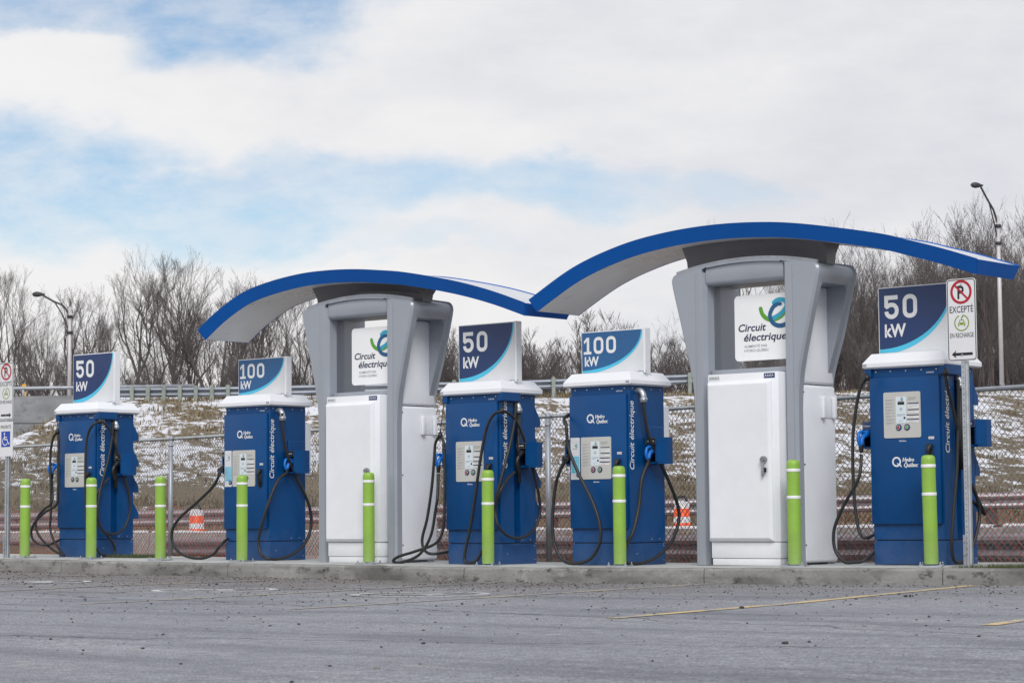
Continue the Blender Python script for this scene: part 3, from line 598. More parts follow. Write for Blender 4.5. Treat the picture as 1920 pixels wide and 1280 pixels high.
def build_grass():
    rr = random.Random(5); mb = MB(); ms = [mat('short green grass', (.055, .085, .028), .9), mat('pale grass', (.13, .12, .06), .9)]; ks = [mb.mi(q) for q in ms]
    def tuft(u, v, z, h, n, spread):
        for _ in range(n):
            x, y = u + rr.gauss(0, spread), v + rr.gauss(0, spread); a = rr.random() * 6.28; w = .0035; hh = h * rr.uniform(.5, 1.2); lean = rr.uniform(.1, .8) * hh
            dx, dy = math.cos(a), math.sin(a); f = mb.bm.faces.new([mb.bm.verts.new(p) for p in ((x - dy * w, y + dx * w, z), (x + dy * w, y - dx * w, z), (x + dx * lean, y + dy * lean, z + hh))])
            f.material_index = ks[0 if rr.random() < .72 else 1]
    for _ in range(1500):
        u = rr.uniform(-10.36, -7.0); v = KV + .19 + (21.2 - KV) * rr.random() ** 1.5
        tuft(u, v, S(u) - .03 - .012 * (v - KV), .055, 9, .03)
    for _ in range(2600):
        u = rr.uniform(-33, -10); v = rr.uniform(20.42, 22.3)
        if noise.noise((u * .9, v, 0)) < -.15: continue
        tuft(u, v, S(u) - .05 - .045 * (v - 20.4), .075, 6, .035)
    for _ in range(260):                                            # blades in the joint between charger plinths and pad
        u = rr.uniform(-23.2, -22.6); v = rr.uniform(19.3, 19.9); tuft(u, v, S(u), .05, 5, .02)
    tag(mb.obj('grass'), kind='stuff', label='short green grass along the kerb and the foot of the fence', cat='grass')
build_grass()
def build_dry_grass():
    rr = random.Random(9); mb = MB(); ms = [mat('straw grass', (.20, .152, .085), .95), mat('brown grass', (.125, .095, .058), .95), mat('pale straw', (.29, .235, .145), .95)]; ks = [mb.mi(q) for q in ms]
    n = 0
    while n < 7500:
        Z = rr.uniform(44, 77.5); X = rr.uniform(-.245, .245) * Z; u, v = cw(X, Z)
        if v < 23: continue
        q = noise.noise((X * .45, Z * .9, 4)) + .5 * noise.noise((X * 1.5, Z * 2.4, 8)) - .22 * (X > 6) * sstep(50, 55, Z)
        if Z < 49: q += .35
        if Z > 74: q += .3
        if q < .12: continue
        z = ground_z(u, v); n += 1; k = ks[min(2, int(rr.random() * 2.6))]
        for _ in range(5):
            x, y = u + rr.gauss(0, .12), v + rr.gauss(0, .12); a = rr.random() * 6.28; w = rr.uniform(.012, .03); hh = rr.uniform(.05, .15); lean = rr.uniform(.3, 1.3) * hh
            dx, dy = math.cos(a), math.sin(a); f = mb.bm.faces.new([mb.bm.verts.new(p) for p in ((x - dy * w, y + dx * w, z - .06), (x + dy * w, y - dx * w, z - .06), (x + dx * lean, y + dy * lean, z + hh))]); f.material_index = k
    tag(mb.obj('dry_grass'), kind='stuff', label='dry brown grass tufts poking through the snow on the slope', cat='grass')
build_dry_grass()
# ------------------------------------------------------------------ markings shared by several things
def logo_e(mb, M, x0, y0, w, h, z=0.0):
    """Looped ribbon emblem: green, light blue and dark blue strokes in a box."""
    def q(pts): return [(x0 + a * w, y0 + b * h) for a, b in pts]
    def sm(pts): return [(p.x, p.y) for p in spline([(a, b, 0) for a, b in q(pts)], 8)]
    t = .105 * w
    mb.ribbon(sm([(.055, .68), (.09, .52), (.17, .38), (.29, .29), (.42, .28), (.56, .34), (.68, .46), (.76, .60)]), t, lgreen, M, z=z)
    mb.ribbon(sm([(.40, .33), (.55, .42), (.68, .55), (.76, .70), (.76, .83), (.70, .92), (.60, .95), (.50, .93), (.42, .86)]), t, lcyan, M, z=z + .0006)
    mb.ribbon(sm([(.62, .80), (.52, .80), (.42, .73), (.35, .60), (.31, .44), (.34, .27), (.42, .13), (.56, .055), (.70, .075), (.82, .16), (.95, .34)]), [t * .55] + [t * .8] * 8 + [t] * 73, lblue, M, z=z + .0012)
def logo_hq(mb, M, x, y, s, m_):
    """Round Q with a lightning tail and two slanted lines of lettering; s = height of the Q."""
    r = s * .36; mb.disc((x + r + .1 * s, y + s * .58), r + .07 * s, m_, M, r0=r - .07 * s, n=32)
    bx, by = x + .1 * s + r * 1.35, y + s * .36
    mb.poly([(bx - .12 * s, by + .10 * s), (bx + .05 * s, by + .10 * s), (bx + .16 * s, by - .06 * s), (bx + .06 * s, by - .06 * s)], m_, M, .0006)
    mb.poly([(bx + .06 * s, by - .06 * s), (bx + .28 * s, by - .02 * s), (bx + .40 * s, by - .28 * s), (bx + .20 * s, by - .14 * s)], m_, M, .0006)
    for q in range(3):                                              # struck three times, a hair apart, for a heavy face
        o = (q - 1) * .022 * s; mb.text('Hydro', x + 1.06 * s + o, y + .58 * s, .37 * s, m_, M, .0004 * q, shear=.22, sx=.84); mb.text('Québec', x + 1.20 * s + o, y + .12 * s, .37 * s, m_, M, .0004 * q, shear=.22, sx=.84)
def numerals(mb, M, body, x, y, h, w, m_):
    """Heavy rounded figures: each digit a stroke of constant width."""
    n = len(body); gap = .16 * h; dw = [(.40 if c == '1' else .56) * h for c in body]; k = w / (sum(dw) + gap * (n - 1)); t = .185 * h
    for c, d in zip(body, dw):
        d *= k; x0, x1 = x + t / 2, x + d - t / 2; yb, yt = y + t / 2, y + h - t / 2; r = min((x1 - x0) / 2, .22 * h)
        def arc(cx, cy, a0, a1, rr=r): return [(cx + rr * math.cos(R(a0 + (a1 - a0) * i / 8)), cy + rr * math.sin(R(a0 + (a1 - a0) * i / 8))) for i in range(9)]
        if c == '0':
            mb.ribbon(arc(x1 - r, yb + r, -90, 0) + arc(x1 - r, yt - r, 0, 90) + arc(x0 + r, yt - r, 90, 180) + arc(x0 + r, yb + r, 180, 270), t, m_, M, closed=True, round_ends=False)
        elif c == '1':
            xm = x + d * .58
            mb.ribbon([(xm, y), (xm, y + h)], t, m_, M, round_ends=False)
            mb.poly([(xm - t / 2, y + h), (x, y + h * .80), (x, y + h * .62), (xm - t / 2, y + h * .78)], m_, M, .0003)
            mb.ribbon([(x - .02 * h, y + t * .42), (x + d * 1.06, y + t * .42)], t * .84, m_, M, round_ends=False, z=.0004)
        elif c == '5':
            mb.ribbon([(x1 + t * .3, yt), (x0, yt), (x0, y + h * .50)], t, m_, M, round_ends=False)
            c5 = .60 * h; r5 = min((x1 - x0) / 2, .24 * h)
            mb.ribbon([(x0 - t * .2, c5 - t * .45 + y)] + arc(x0 + r5 * .95, y + c5 - r5, 130, 90, r5) + arc(x1 - r5, y + c5 - r5, 90, 0, r5) + arc(x1 - r5, yb + r5, 0, -90, r5) + arc(x0 + r5, yb + r5, -90, -178, r5), t, m_, M, round_ends=False, z=.0004)
        x += d + gap * k
def rrect(x0, x1, y0, y1, r, n=6):
    out = []
    for cx, cy, a in ((x1 - r, y0 + r, -90), (x1 - r, y1 - r, 0), (x0 + r, y1 - r, 90), (x0 + r, y0 + r, 180)):
        out += [(cx + r * math.cos(R(a + 90 * i / n)), cy + r * math.sin(R(a + 90 * i / n))) for i in range(n + 1)]
    return out
def textlines(mb, M, x0, x1, y, n, dy, m_, z, rr, h=.0032):
    for i in range(n):
        e = x1 if i < n - 1 else x0 + (x1 - x0) * rr.uniform(.4, .8)
        mb.poly([(x0, y - i * dy), (e, y - i * dy), (e, y - i * dy + h), (x0, y - i * dy + h)], m_, M, z)
# ------------------------------------------------------------------ chargers
HW, HD, HT = .39, .307, 1.90
def tidy_cables():
    """Carry the measured cable paths on to where they plug in or pass behind the cabinet."""
    c = CABLES
    c['1'][2] = [(-.475, -.37, 1.02)] + c['1'][2]; c['1'][3] = c['1'][0] + c['1'][3][1:]; c['1'][0] = c['1'][1]; c['1'][1] = c['1'][2]; c['1'][2] = c['1'][3]; c['1'][3] = [(.46, -.17, 1.03), (.46, -.32, .9), (.43, -.43, .68), (.41, -.45, .42)]
    def tuck(q, z):
        q.pop(); q.append((-.413, -.14, z + .05))
    tuck(c['1'][0], .24); tuck(c['2'][0], .28); tuck(c['3'][0], .11); tuck(c['5'][0], .28); tuck(c['5'][1], .13)
    c['4'][0][0] = (-.425, -.37, 1.57); c['4'][0][-1] = (-.425, -.37, 1.135); c['2'][0][0] = (-.425, -.37, 1.13)
    c['3'][1].append((-.475, -.37, 1.01)); c['5'][1][0] = (-.475, -.37, 1.06); c['4'][0].insert(0, (-.412, -.12, 1.66))
    c['3'][3] = [(.46, -.15, 1.02), (.475, -.30, .93)] + c['3'][3]; c['3'][2] += [(.27, -.46, .20), (.223, -.445, .149)]
    c['4'][2] += [(.41, -.455, .10), (.44, -.445, .03)]; c['5'][2].append((.43, .16, .60))
tidy_cables()
def build_charger(idx, loc, power, label, group, panel_z, logo_z):
    t = thing('charging_station', loc, label, 'charging station', group)
    small = power == 50; rr = random.Random(idx)
    # cabinet
    mb = MB(); mb.box(-HW, HW, -HD, HD, .0, .228, blue, .006)
    if small:
        mb.box(-HW, HW, -HD, -.075, .236, HT, blue, .006); mb.box(-HW + .075, HW - .075, -.0745, .03, .236, HT - .002, blue); mb.box(-HW + .004, HW - .004, .0305, HD, .236, HT - .001, blue, .006)
    else:
        mb.box(-HW, HW, -HD, HD, .236, HT, blue, .006)
        for sx in (-1, 1):                                          # raised housing over the holster, one each side
            x0, x1 = (HW - .001, HW + .022) if sx > 0 else (-HW - .022, -HW + .001)
            mb.box(x0, x1, .0, .26, 1.14, 1.46, blue, .008)
    mb.box(-HW + .02, HW - .02, -HD + .02, HD - .02, .222, .24, blackp)
    # screw heads
    for x in (-.33, -.17, 0, .17, .33):
        mb.tube([(x, -HD - .004, HT - .045), (x, -HD + .002, HT - .045)], .007, steel, 8)
    for y, z in ((-.25, HT - .045), (-.1, HT - .045), (.08, HT - .05), (.24, HT - .05), (.06, .27), (.2, .27), (-.2, .12), (.27, .05), (.27, .2)):
        mb.tube([(HW + .003, y, z), (HW - .003, y, z)], .0065, steel, 8)
    cabi = mb.obj('cabinet', t)
    # roof cap
    mb = MB(); a, b, i = .452, .362, .065
    lev = [(a - .02, b - .02, 1.885), (a, b, 1.90), (a, b, 1.938), (a - i, b - i, 2.03), (a - i - .01, b - i - .01, 2.033)]
    rings = [[mb.bm.verts.new((sx * p, sy * q, z)) for sx, sy in ((-1, -1), (1, -1), (1, 1), (-1, 1))] for p, q, z in lev]
    k = mb.mi(white)
    for A, B in zip(rings, rings[1:]):
        for j in range(4): mb.bm.faces.new((A[j], A[(j + 1) % 4], B[(j + 1) % 4], B[j])).material_index = k
    mb.bm.faces.new(rings[-1]).material_index = k; mb.bm.faces.new(rings[0][::-1]).material_index = k
    bmesh.ops.bevel(mb.bm, geom=mb.bm.edges[:], offset=.0025, segments=1, affect='EDGES')
    capo = mb.obj('roof_cap', t)
    mb = MB(); sxm = .41 if not small else -.43
    M = plane((sxm - .02, -b - .0015, 1.909), (1, 0, 0), (0, 0, 1)); mb.poly(rrect(0, .045, 0, .021, .003), navy, M)
    for q in range(3): mb.poly([(.005 + q * .013, .005), (.014 + q * .013, .005), (.014 + q * .013, .016), (.005 + q * .013, .016)], letw, M, .0006)
    mb.obj('maker_sticker', capo)
    # door
    mb = MB(); x0, x1, z0, z1 = (-.392, .368, .385, 1.795)
    mb.box(x0, x1, -HD - .032, -HD - .001, z0, z1, blue, .009); mb.box(x0 + .01, x1 - .01, -HD - .0013, -HD + .01, z0 - .006, z1 + .004, blackp)
    door = mb.obj('door', t, smooth_angle=35)
    F = plane((0, -HD - .0335, 0), (1, 0, 0), (0, 0, 1))
    mb = MB(); logo_hq(mb, F, -.165 if small and idx != 5 else -.155, logo_z - .068, .112, letw); mb.obj('door_emblem', door)
    mb = MB(); mb.text('ADDÉNERGIE', .22, HT - .078, .012, letw, plane((0, -HD - .0015, 0), (1, 0, 0), (0, 0, 1)), bold=.02, width=.085); mb.obj('maker_name', cabi)
    # control panel: film, screen window, notices, two buttons
    px0, px1 = (-.232, .172); pz0, pz1 = panel_z
    mb = MB(); mb.prism(rrect(px0, px1, pz0, pz1, .018), -HD - .0385, -HD - .031, panelg, 'y'); pan = mb.obj('control_panel', door)
    F2 = plane((0, -HD - .040, 0), (1, 0, 0), (0, 0, 1)); mb = MB()
    sw = (px0 + .135, px0 + .252); mb.poly(rrect(sw[0], sw[1], pz1 - .30, pz1 - .045, .006), screenm, F2)
    mb.poly([(sw[0] + .022, pz1 - .123), (sw[1] - .022, pz1 - .123), (sw[1] - .022, pz1 - .094), (sw[0] + .022, pz1 - .094)], blackp, F2, .0007)
    logo_e(mb, F2, sw[0] + .05, pz1 - .082, .036, .03, .0008); mb.poly([(sw[0] + .03, pz1 - .089), (sw[0] + .085, pz1 - .089), (sw[0] + .085, pz1 - .084), (sw[0] + .03, pz1 - .084)], letgrey, F2, .0008)
    mb.disc(((sw[0] + sw[1]) / 2, pz1 - .165), .022, letgrey, F2, .0008, 20, .0205); mb.disc(((sw[0] + sw[1]) / 2, pz1 - .165), .008, lblue, F2, .0008, 12)
    textlines(mb, F2, sw[0] + .012, sw[1] - .012, pz1 - .215, 3, .009, lblue, .0008, rr, .002); mb.disc((sw[1] - .022, pz1 - .250), .012, letnavy, F2, .0008, 14); textlines(mb, F2, sw[0] + .03, sw[1] - .03, pz1 - .275, 2, .009, lcyan, .0008, rr, .002)
    for j in range(8): textlines(mb, F2, px0 + .022, px0 + .122, pz1 - .075 - j * .031, 2, .009, letgrey, 0, rr, .0024)
    textlines(mb, F2, sw[1] + .016, px1 - .045, pz1 - .055, 4, .008, letgrey, 0, rr, .0018)
    for j, (h_, wo) in enumerate(((.052, .0), (.036, .0), (.034, .012), (.032, .012))):
        y = pz1 - .108 - (0, .062, .112, .154)[j]
        mb.poly([(sw[1] + .014 - wo, y - h_), (px1 - .016, y - h_), (px1 - .016, y), (sw[1] + .014 - wo, y)], letw, F2); mb.poly([(sw[1] + .014 - wo, y - .010), (px1 - .016, y - .010), (px1 - .016, y), (sw[1] + .014 - wo, y)], letnavy, F2, .0008)
        textlines(mb, F2, sw[1] + .022, px1 - .026, y - .018, max(1, int((h_ - .012) / .009)), .008, letgrey, .0006, rr, .0018)
    mb.obj('screen', pan)
    for dx, cc in ((-.028, red), (.062, lgreen)):
        c = ((px0 + px1) / 2 + dx - .008, -HD - .0375, pz0 + .10); mb = MB()
        mb.tube([(c[0], c[1], c[2]), (c[0], c[1] - .006, c[2])], .031, navy, 22); mb.tube([(c[0], c[1] - .0055, c[2]), (c[0], c[1] - .014, c[2])], [.019, .018], galv, 18); mb.tube([(c[0], c[1] - .0135, c[2]), (c[0], c[1] - .017, c[2])], .012, cc, 14)
        mb.obj('push_button', pan)
    mb = MB(); mb.text('RéaTemo', (px0 + px1) / 2, pz0 - .035, .014, letw, F, bold=.02, width=.075, align='CENTER'); mb.obj('panel_caption', door)
    # handle with its tag
    hz = 1.06 if idx != 5 else 1.09
    mb = MB(); hx = .275; y = -HD - .033
    mb.box(hx - .022, hx + .022, y - .016, y, hz - .16, hz + .055, blackp, .012); mb.tube(spline([(hx, y - .012, hz + .03), (hx, y - .05, hz + .02), (hx, y - .052, hz - .06), (hx, y - .03, hz - .14), (hx, y - .01, hz - .15)], 6), [.02, .02] + [.02] * 8 + [.016] * 15, blackp, 10)
    mb.box(hx - .028, hx + .028, y - .055, y - .01, hz + .0, hz + .055, blackp, .012); mb.obj('door_handle', door, smooth_angle=50)
    mb = MB(); mb.poly(rrect(hx - .025, hx + .035, hz + .10, hz + .125, .003), signw, F, .0004); textlines(mb, F, hx - .018, hx + .028, hz + .112, 2, .008, red, .001, rr, .002); mb.obj('warning_tag', door)
    if not small:
        mb = MB(); mb.poly(rrect(-.375, -.25, panel_z[0] - .0, panel_z[1] + .0, .004), signw, F, .0005); mb.poly([(-.362, panel_z[0] + .07), (-.263, panel_z[0] + .07), (-.263, panel_z[0] + .245), (-.362, panel_z[0] + .245)], cyan, F, .001)
        logo_e(mb, F, -.32, panel_z[1] - .105, .045, .042, .001); mb.text('Circuit électrique', -.352, panel_z[1] - .123, .010, letnavy, F, .001, bold=.01, width=.07)
        mb.ribbon([(p.x, p.y) for p in spline([(-.37, panel_z[1] - .03, 0), (-.33, panel_z[1] - .055, 0), (-.29, panel_z[1] - .04, 0), (-.255, panel_z[1] - .05, 0)], 6)], .002, letgrey, F, z=.001)
        textlines(mb, F, -.352, -.272, panel_z[0] + .225, 12, .012, letw, .0016, rr, .003); mb.disc((-.275, panel_z[0] + .05), .028, navy, F, .0016, 20); textlines(mb, F, -.292, -.258, panel_z[0] + .055, 2, .012, letw, .0022, rr, .004)
        mb.obj('information_sticker', door)
    # power sign on the roof
    zt = 2.70 if small else 2.50; zb = 2.045; y0, y1 = -.043, .043
    mb = MB(); mb.box(-.45, .388, y0, y1, zb, zt, white, .005); mb.box(.389, .415, y0 - .003, y1 + .003, zb - .03, zt + .003, white, .004)
    mb.box(.33, .45, -.07, -.044, 2.028, 2.036, white); mb.box(.36, .41, -.085, .085, 1.985, 2.018, white, .004)
    for x in (.345, .435):
        mb.tube([(x, -.058, 2.036), (x, -.058, 2.044)], .009, blackp, 8)
    sg = mb.obj('power_sign', t)
    M = plane((-.438, y0 - .002, zb + .012), (1, 0, 0), (0, 0, 1)); w, h = .82, zt - zb - .022; mb = MB()
    mb.poly([(0, 0), (w, 0), (w, h), (0, h)], signw, M)
    def ell(a_, b_, cut=0):
        return [(a_ * w * math.cos(R(90 * i / 28)), h - min(b_ * math.sin(R(90 * i / 28)), 1.0) * h) for i in range(29)]
    out = ell(.995, 1.03); inn = ell(.975, .945)
    for i in range(28):
        mb.poly([inn[i], out[i], out[i + 1], inn[i + 1]], cyan, M, .0012)
    f1 = navy if small else medblue
    for i in range(28): mb.poly([(0, h), inn[i], inn[i + 1]], f1, M, .0012)
    mb.obj('sign_face', sg); mb = MB(); M2 = plane((-.438, y0 - .0045, zb + .012), (1, 0, 0), (0, 0, 1))
    if small: numerals(mb, M2, '50', .075 * w, h * .52, h * .365, w * .445, letw); mb.text('kW', .075 * w, h * .245, h * .20, letw, M2, bold=.03, width=.29 * w)
    else: numerals(mb, M2, '100', .035 * w, h * .46, h * .42, w * .53, letw); mb.text('kW', .045 * w, h * .17, h * .235, letw, M2, bold=.03, width=.235 * w)
    mb.obj('numerals', sg)
    # lettering up the side
    SM = plane((HW + .002, -.195 if small else -.235, 0), (0, 0, 1), (0, -1, 0)); mb = MB()
    mb.text('Circuit électrique', 1.06 if small else 1.0, 0, .078, letw, SM, bold=.011, shear=.18, width=.74 if small else .72); mb.obj('side_lettering', t)
    # louvred vents at the back of the slim kind, a service box at the back of the wide kind
    if small:
        for z in (.50, .845, 1.19, 1.53):
            mb = MB(); mb.prism([(HD - .004, z), (HD + .085, z), (HD + .085, z + .075), (HD - .004, z + .215)], -HW + .03, HW - .002, blue, 'x'); mb.obj('vent_hood', t)
        for sx in (-1, 1):                                          # cable brackets under the cap
            mb = MB(); xa, xb = (HW - .02, HW + .06) if sx > 0 else (-HW - .055, -HW + .02)
            mb.box(xa, xb, -HD - .03, -.02 if sx > 0 else -.2, HT - .10, HT - .004, blue, .008)
            mb.obj('cable_bracket', t)
    else:
        mb = MB(); mb.box(-.30, HW - .01, HD, HD + .105, 1.04, 1.68, white, .006); mb.box(-.30, HW - .008, HD + .02, HD + .107, 1.10, 1.106, blackp); mb.obj('service_box', t)
    # conduit elbow
    mb = MB(); ex, ey, ez = (HW + .001, -.025, HT - .13) if small else (HW - .01, -.175, HT - .10)
    if small: mb.tube(spline([(HW - .08, ey, ez + .02), (HW - .01, ey, ez + .02), (HW + .03, ey, ez - .02), (HW + .035, ey, ez - .06)], 6), .028, galv, 14); cx_ = HW + .035
    else: mb.tube(spline([(ex, ey, ez + .03), (ex + .06, ey, ez + .025), (ex + .095, ey, ez - .015), (ex + .10, ey, ez - .05)], 6), .032, galv, 14); cx_ = ex + .10
    mb.tube([(cx_, ey, ez - .045), (cx_, ey, ez - .095)], .041 if not small else .036, galv, 14); mb.tube([(cx_, ey, ez - .06), (cx_, ey, ez - .07)], .045 if not small else .039, galv, 14); mb.obj('conduit_elbow', t)
    if small:
        mb = MB(); mb.tube([(cx_ - .005, ey, ez - .09), (cx_ - .01, ey, .9)], .024, rubber, 12); mb.obj('conduit', t)
    # holsters with their connectors
    hz0, hz1 = (1.07, 1.35) if small else (1.06, 1.34)
    if idx == 5: hz0, hz1 = 1.12, 1.38
    for sx in (1, -1):
        mb = MB(); yf, yb = (-.035, .20) if sx > 0 else (-.235, -.03); d = .15; D2 = .20
        if idx == 5 and sx > 0: yf, yb = .06, .285
        def xx(q): return sx * (HW + q)
        pro = [(hz0 + .02, yf + .005), (hz0, yf + .05), (hz0 - .0, yb), (hz1, yb), (hz1, yf), ]
        # body open to the front: outer wall, top, bottom, back
        mb.prism([(xx(.0), yf), (xx(d), yf), (xx(D2), (yf + yb) / 2), (xx(D2), yb - .02), (xx(.0), yb)], hz1 - .075, hz1, blue, 'z')
        mb.prism([(xx(d - .02), yf + .001), (xx(d), yf), (xx(D2), (yf + yb) / 2), (xx(D2), yb - .02), (xx(.0), yb), (xx(.0), yb - .03), (xx(D2 - .03), yb - .04), (xx(D2 - .03), (yf + yb) / 2)], hz0 + .02, hz1 - .0752, blue, 'z')
        mb.prism([(xx(.0), yf + .02), (xx(d), yf + .02), (xx(D2), (yf + yb) / 2), (xx(D2), yb - .02), (xx(.0), yb)], hz0, hz0 + .0198, blue, 'z')
        mb.box(min(xx(.004), xx(D2 - .035)), max(xx(.004), xx(D2 - .035)), yb - .09, yb - .031, hz0 + .021, hz1 - .077, blackp)
        ho = mb.obj('connector_holster', t)
        mb = MB(); xa, xb = min(xx(.006), xx(d - .004)), max(xx(.006), xx(d - .004)); plate = blackp if idx != 5 else navy
        mb.box(xa, xb, yf - .006, yf - .0005, hz1 - .072, hz1 - .006, plate, .002); LM = plane((xa, yf - .008, hz1 - .05), (1, 0, 0), (0, 0, 1))
        if sx > 0: mb.text('COMBO' if small else 'CHAdeMO', .03 if small else .02, .0, .020, letw, LM, bold=.012, width=.075 if small else .095)
        else: mb.text('CHAdeMO', .03, .0, .018, letw, LM, bold=.012, width=.085); mb.disc((.018, .01), .010, letw, LM, .0004, 14, .008)
        mb.ribbon(rrect(.004, xb - xa - .004, -.018, .040, .004, 2), .002, letgrey, LM, closed=True, z=.0004); mb.obj('label_plate', ho)
    # connectors
    def connector(name, base, tilt, col, sx):
        mb = MB(); M = Matrix.Translation(base) @ Matrix.Rotation(tilt, 4, 'X') @ Matrix.Scale(.82, 4)
        P = lambda pts: [M @ Vector(p) for p in pts]
        mb.tube(P([(0, .13, .05), (0, .04, .03), (0, -.02, .01)]), [.032, .036, .03], col, 14)               # nose in the holster
        mb.tube(P(spline([(0, .03, .02), (0, -.03, .0), (0, -.075, -.05), (0, -.085, -.11)], 6)), .024, col, 12)        # grip
        if name == 'plug':
            mb.tube(P(spline([(0, .0, .035), (0, -.075, .05), (0, -.135, .02), (0, -.145, -.05), (0, -.115, -.105), (0, -.085, -.115)], 6)), .017, col, 10)   # guard loop
        mb.tube(P([(0, -.084, -.10), (0, -.085, -.15), (0, -.085, -.20)]), [.026, .024, .018], blackp, 12)
        return mb.obj('connector', t, smooth_angle=60)
    if small:
        connector('plug', (-HW - .085, -.30, hz0 + .12), R(0), conblue, -1)
        if idx in (1, 3): connector('gun', (HW + .07, -.06, hz0 + .12), R(18), blackp, 1)
    else:
        connector('plug', (HW + .075, .0, hz0 + .13), R(-8), conblue, 1)
        mb = MB(); q = CABLES[str(idx)][0]; e = Vector(q[0] if idx == 2 else q[-1]); f = Vector(q[1] if idx == 2 else q[-2]); d = (f - e).normalized()
        mb.tube([e + Vector((.005, .25, .04)), e + Vector((.002, .05, .015)), e + d * .03], [.026, .03, .03], blackp, 12); mb.tube([e + d * .03, e + d * .06], [.037, .034], blackp, 12); mb.tube([e + d * .06, e + d * .12], [.03, .022], blackp, 12); mb.obj('connector', t, smooth_angle=60)
    # cables
    for q in CABLES[str(idx)]:
        mb = MB(); pts = spline(q, 9); mb.tube(pts, .0185 if not small else .0165, rubber, 10); mb.obj('cable', t)
    # hangers that hold the loops of the slim kind
    if small:
        for q, sx in ((CABLES[str(idx)][0][0], -1), ((CABLES[str(idx)][4][15] if idx == 1 else CABLES[str(idx)][3][15] if idx == 3 else CABLES[str(idx)][2][0]), 1)):
            p = Vector(q); top = Vector((sx * (HW + .03), -HD - .02, HT - .085)); mb = MB()
            mb.tube([top, p + Vector((0, 0, .03))], .005, blackp, 6); mb.tube([p + Vector((0, 0, .045)), p + Vector((0, 0, .01)), p + Vector((0, 0, -.025))], [.012, .028, .030], blackp, 12); mb.obj('cable_hanger', t)
    return t
B = {1: (-23.743, 19.587, .022), 2: (-20.559, 19.638, 0.), 3: (-16.655, 19.404, -.018), 4: (-14.805, 19.321, -.008), 5: (-11.145, 19.408, .022)}
G50 = 'blue chargers with a 50 kW sign'; G100 = 'blue chargers with a 100 kW sign'
build_charger(1, B[1], 50, 'blue 50 kW charger at the far end of the row, beside the accessible parking sign', G50, (.92, 1.365), 1.585)
build_charger(2, B[2], 100, 'blue 100 kW charger by the far kiosk, orange barrel showing through its left cable loop', G100, (.905, 1.35), 1.55)
build_charger(3, B[3], 50, 'blue 50 kW charger between the two kiosks with its cable hung over the front', G50, (.92, 1.365), 1.585)
build_charger(4, B[4], 100, 'blue 100 kW charger standing between the two kiosks with a cable loop crossing its door', G100, (.905, 1.35), 1.55)
build_charger(5, B[5], 50, 'blue 50 kW charger with its emblem below the control panel, behind a parking sign', G50, (1.21, 1.65), .985)
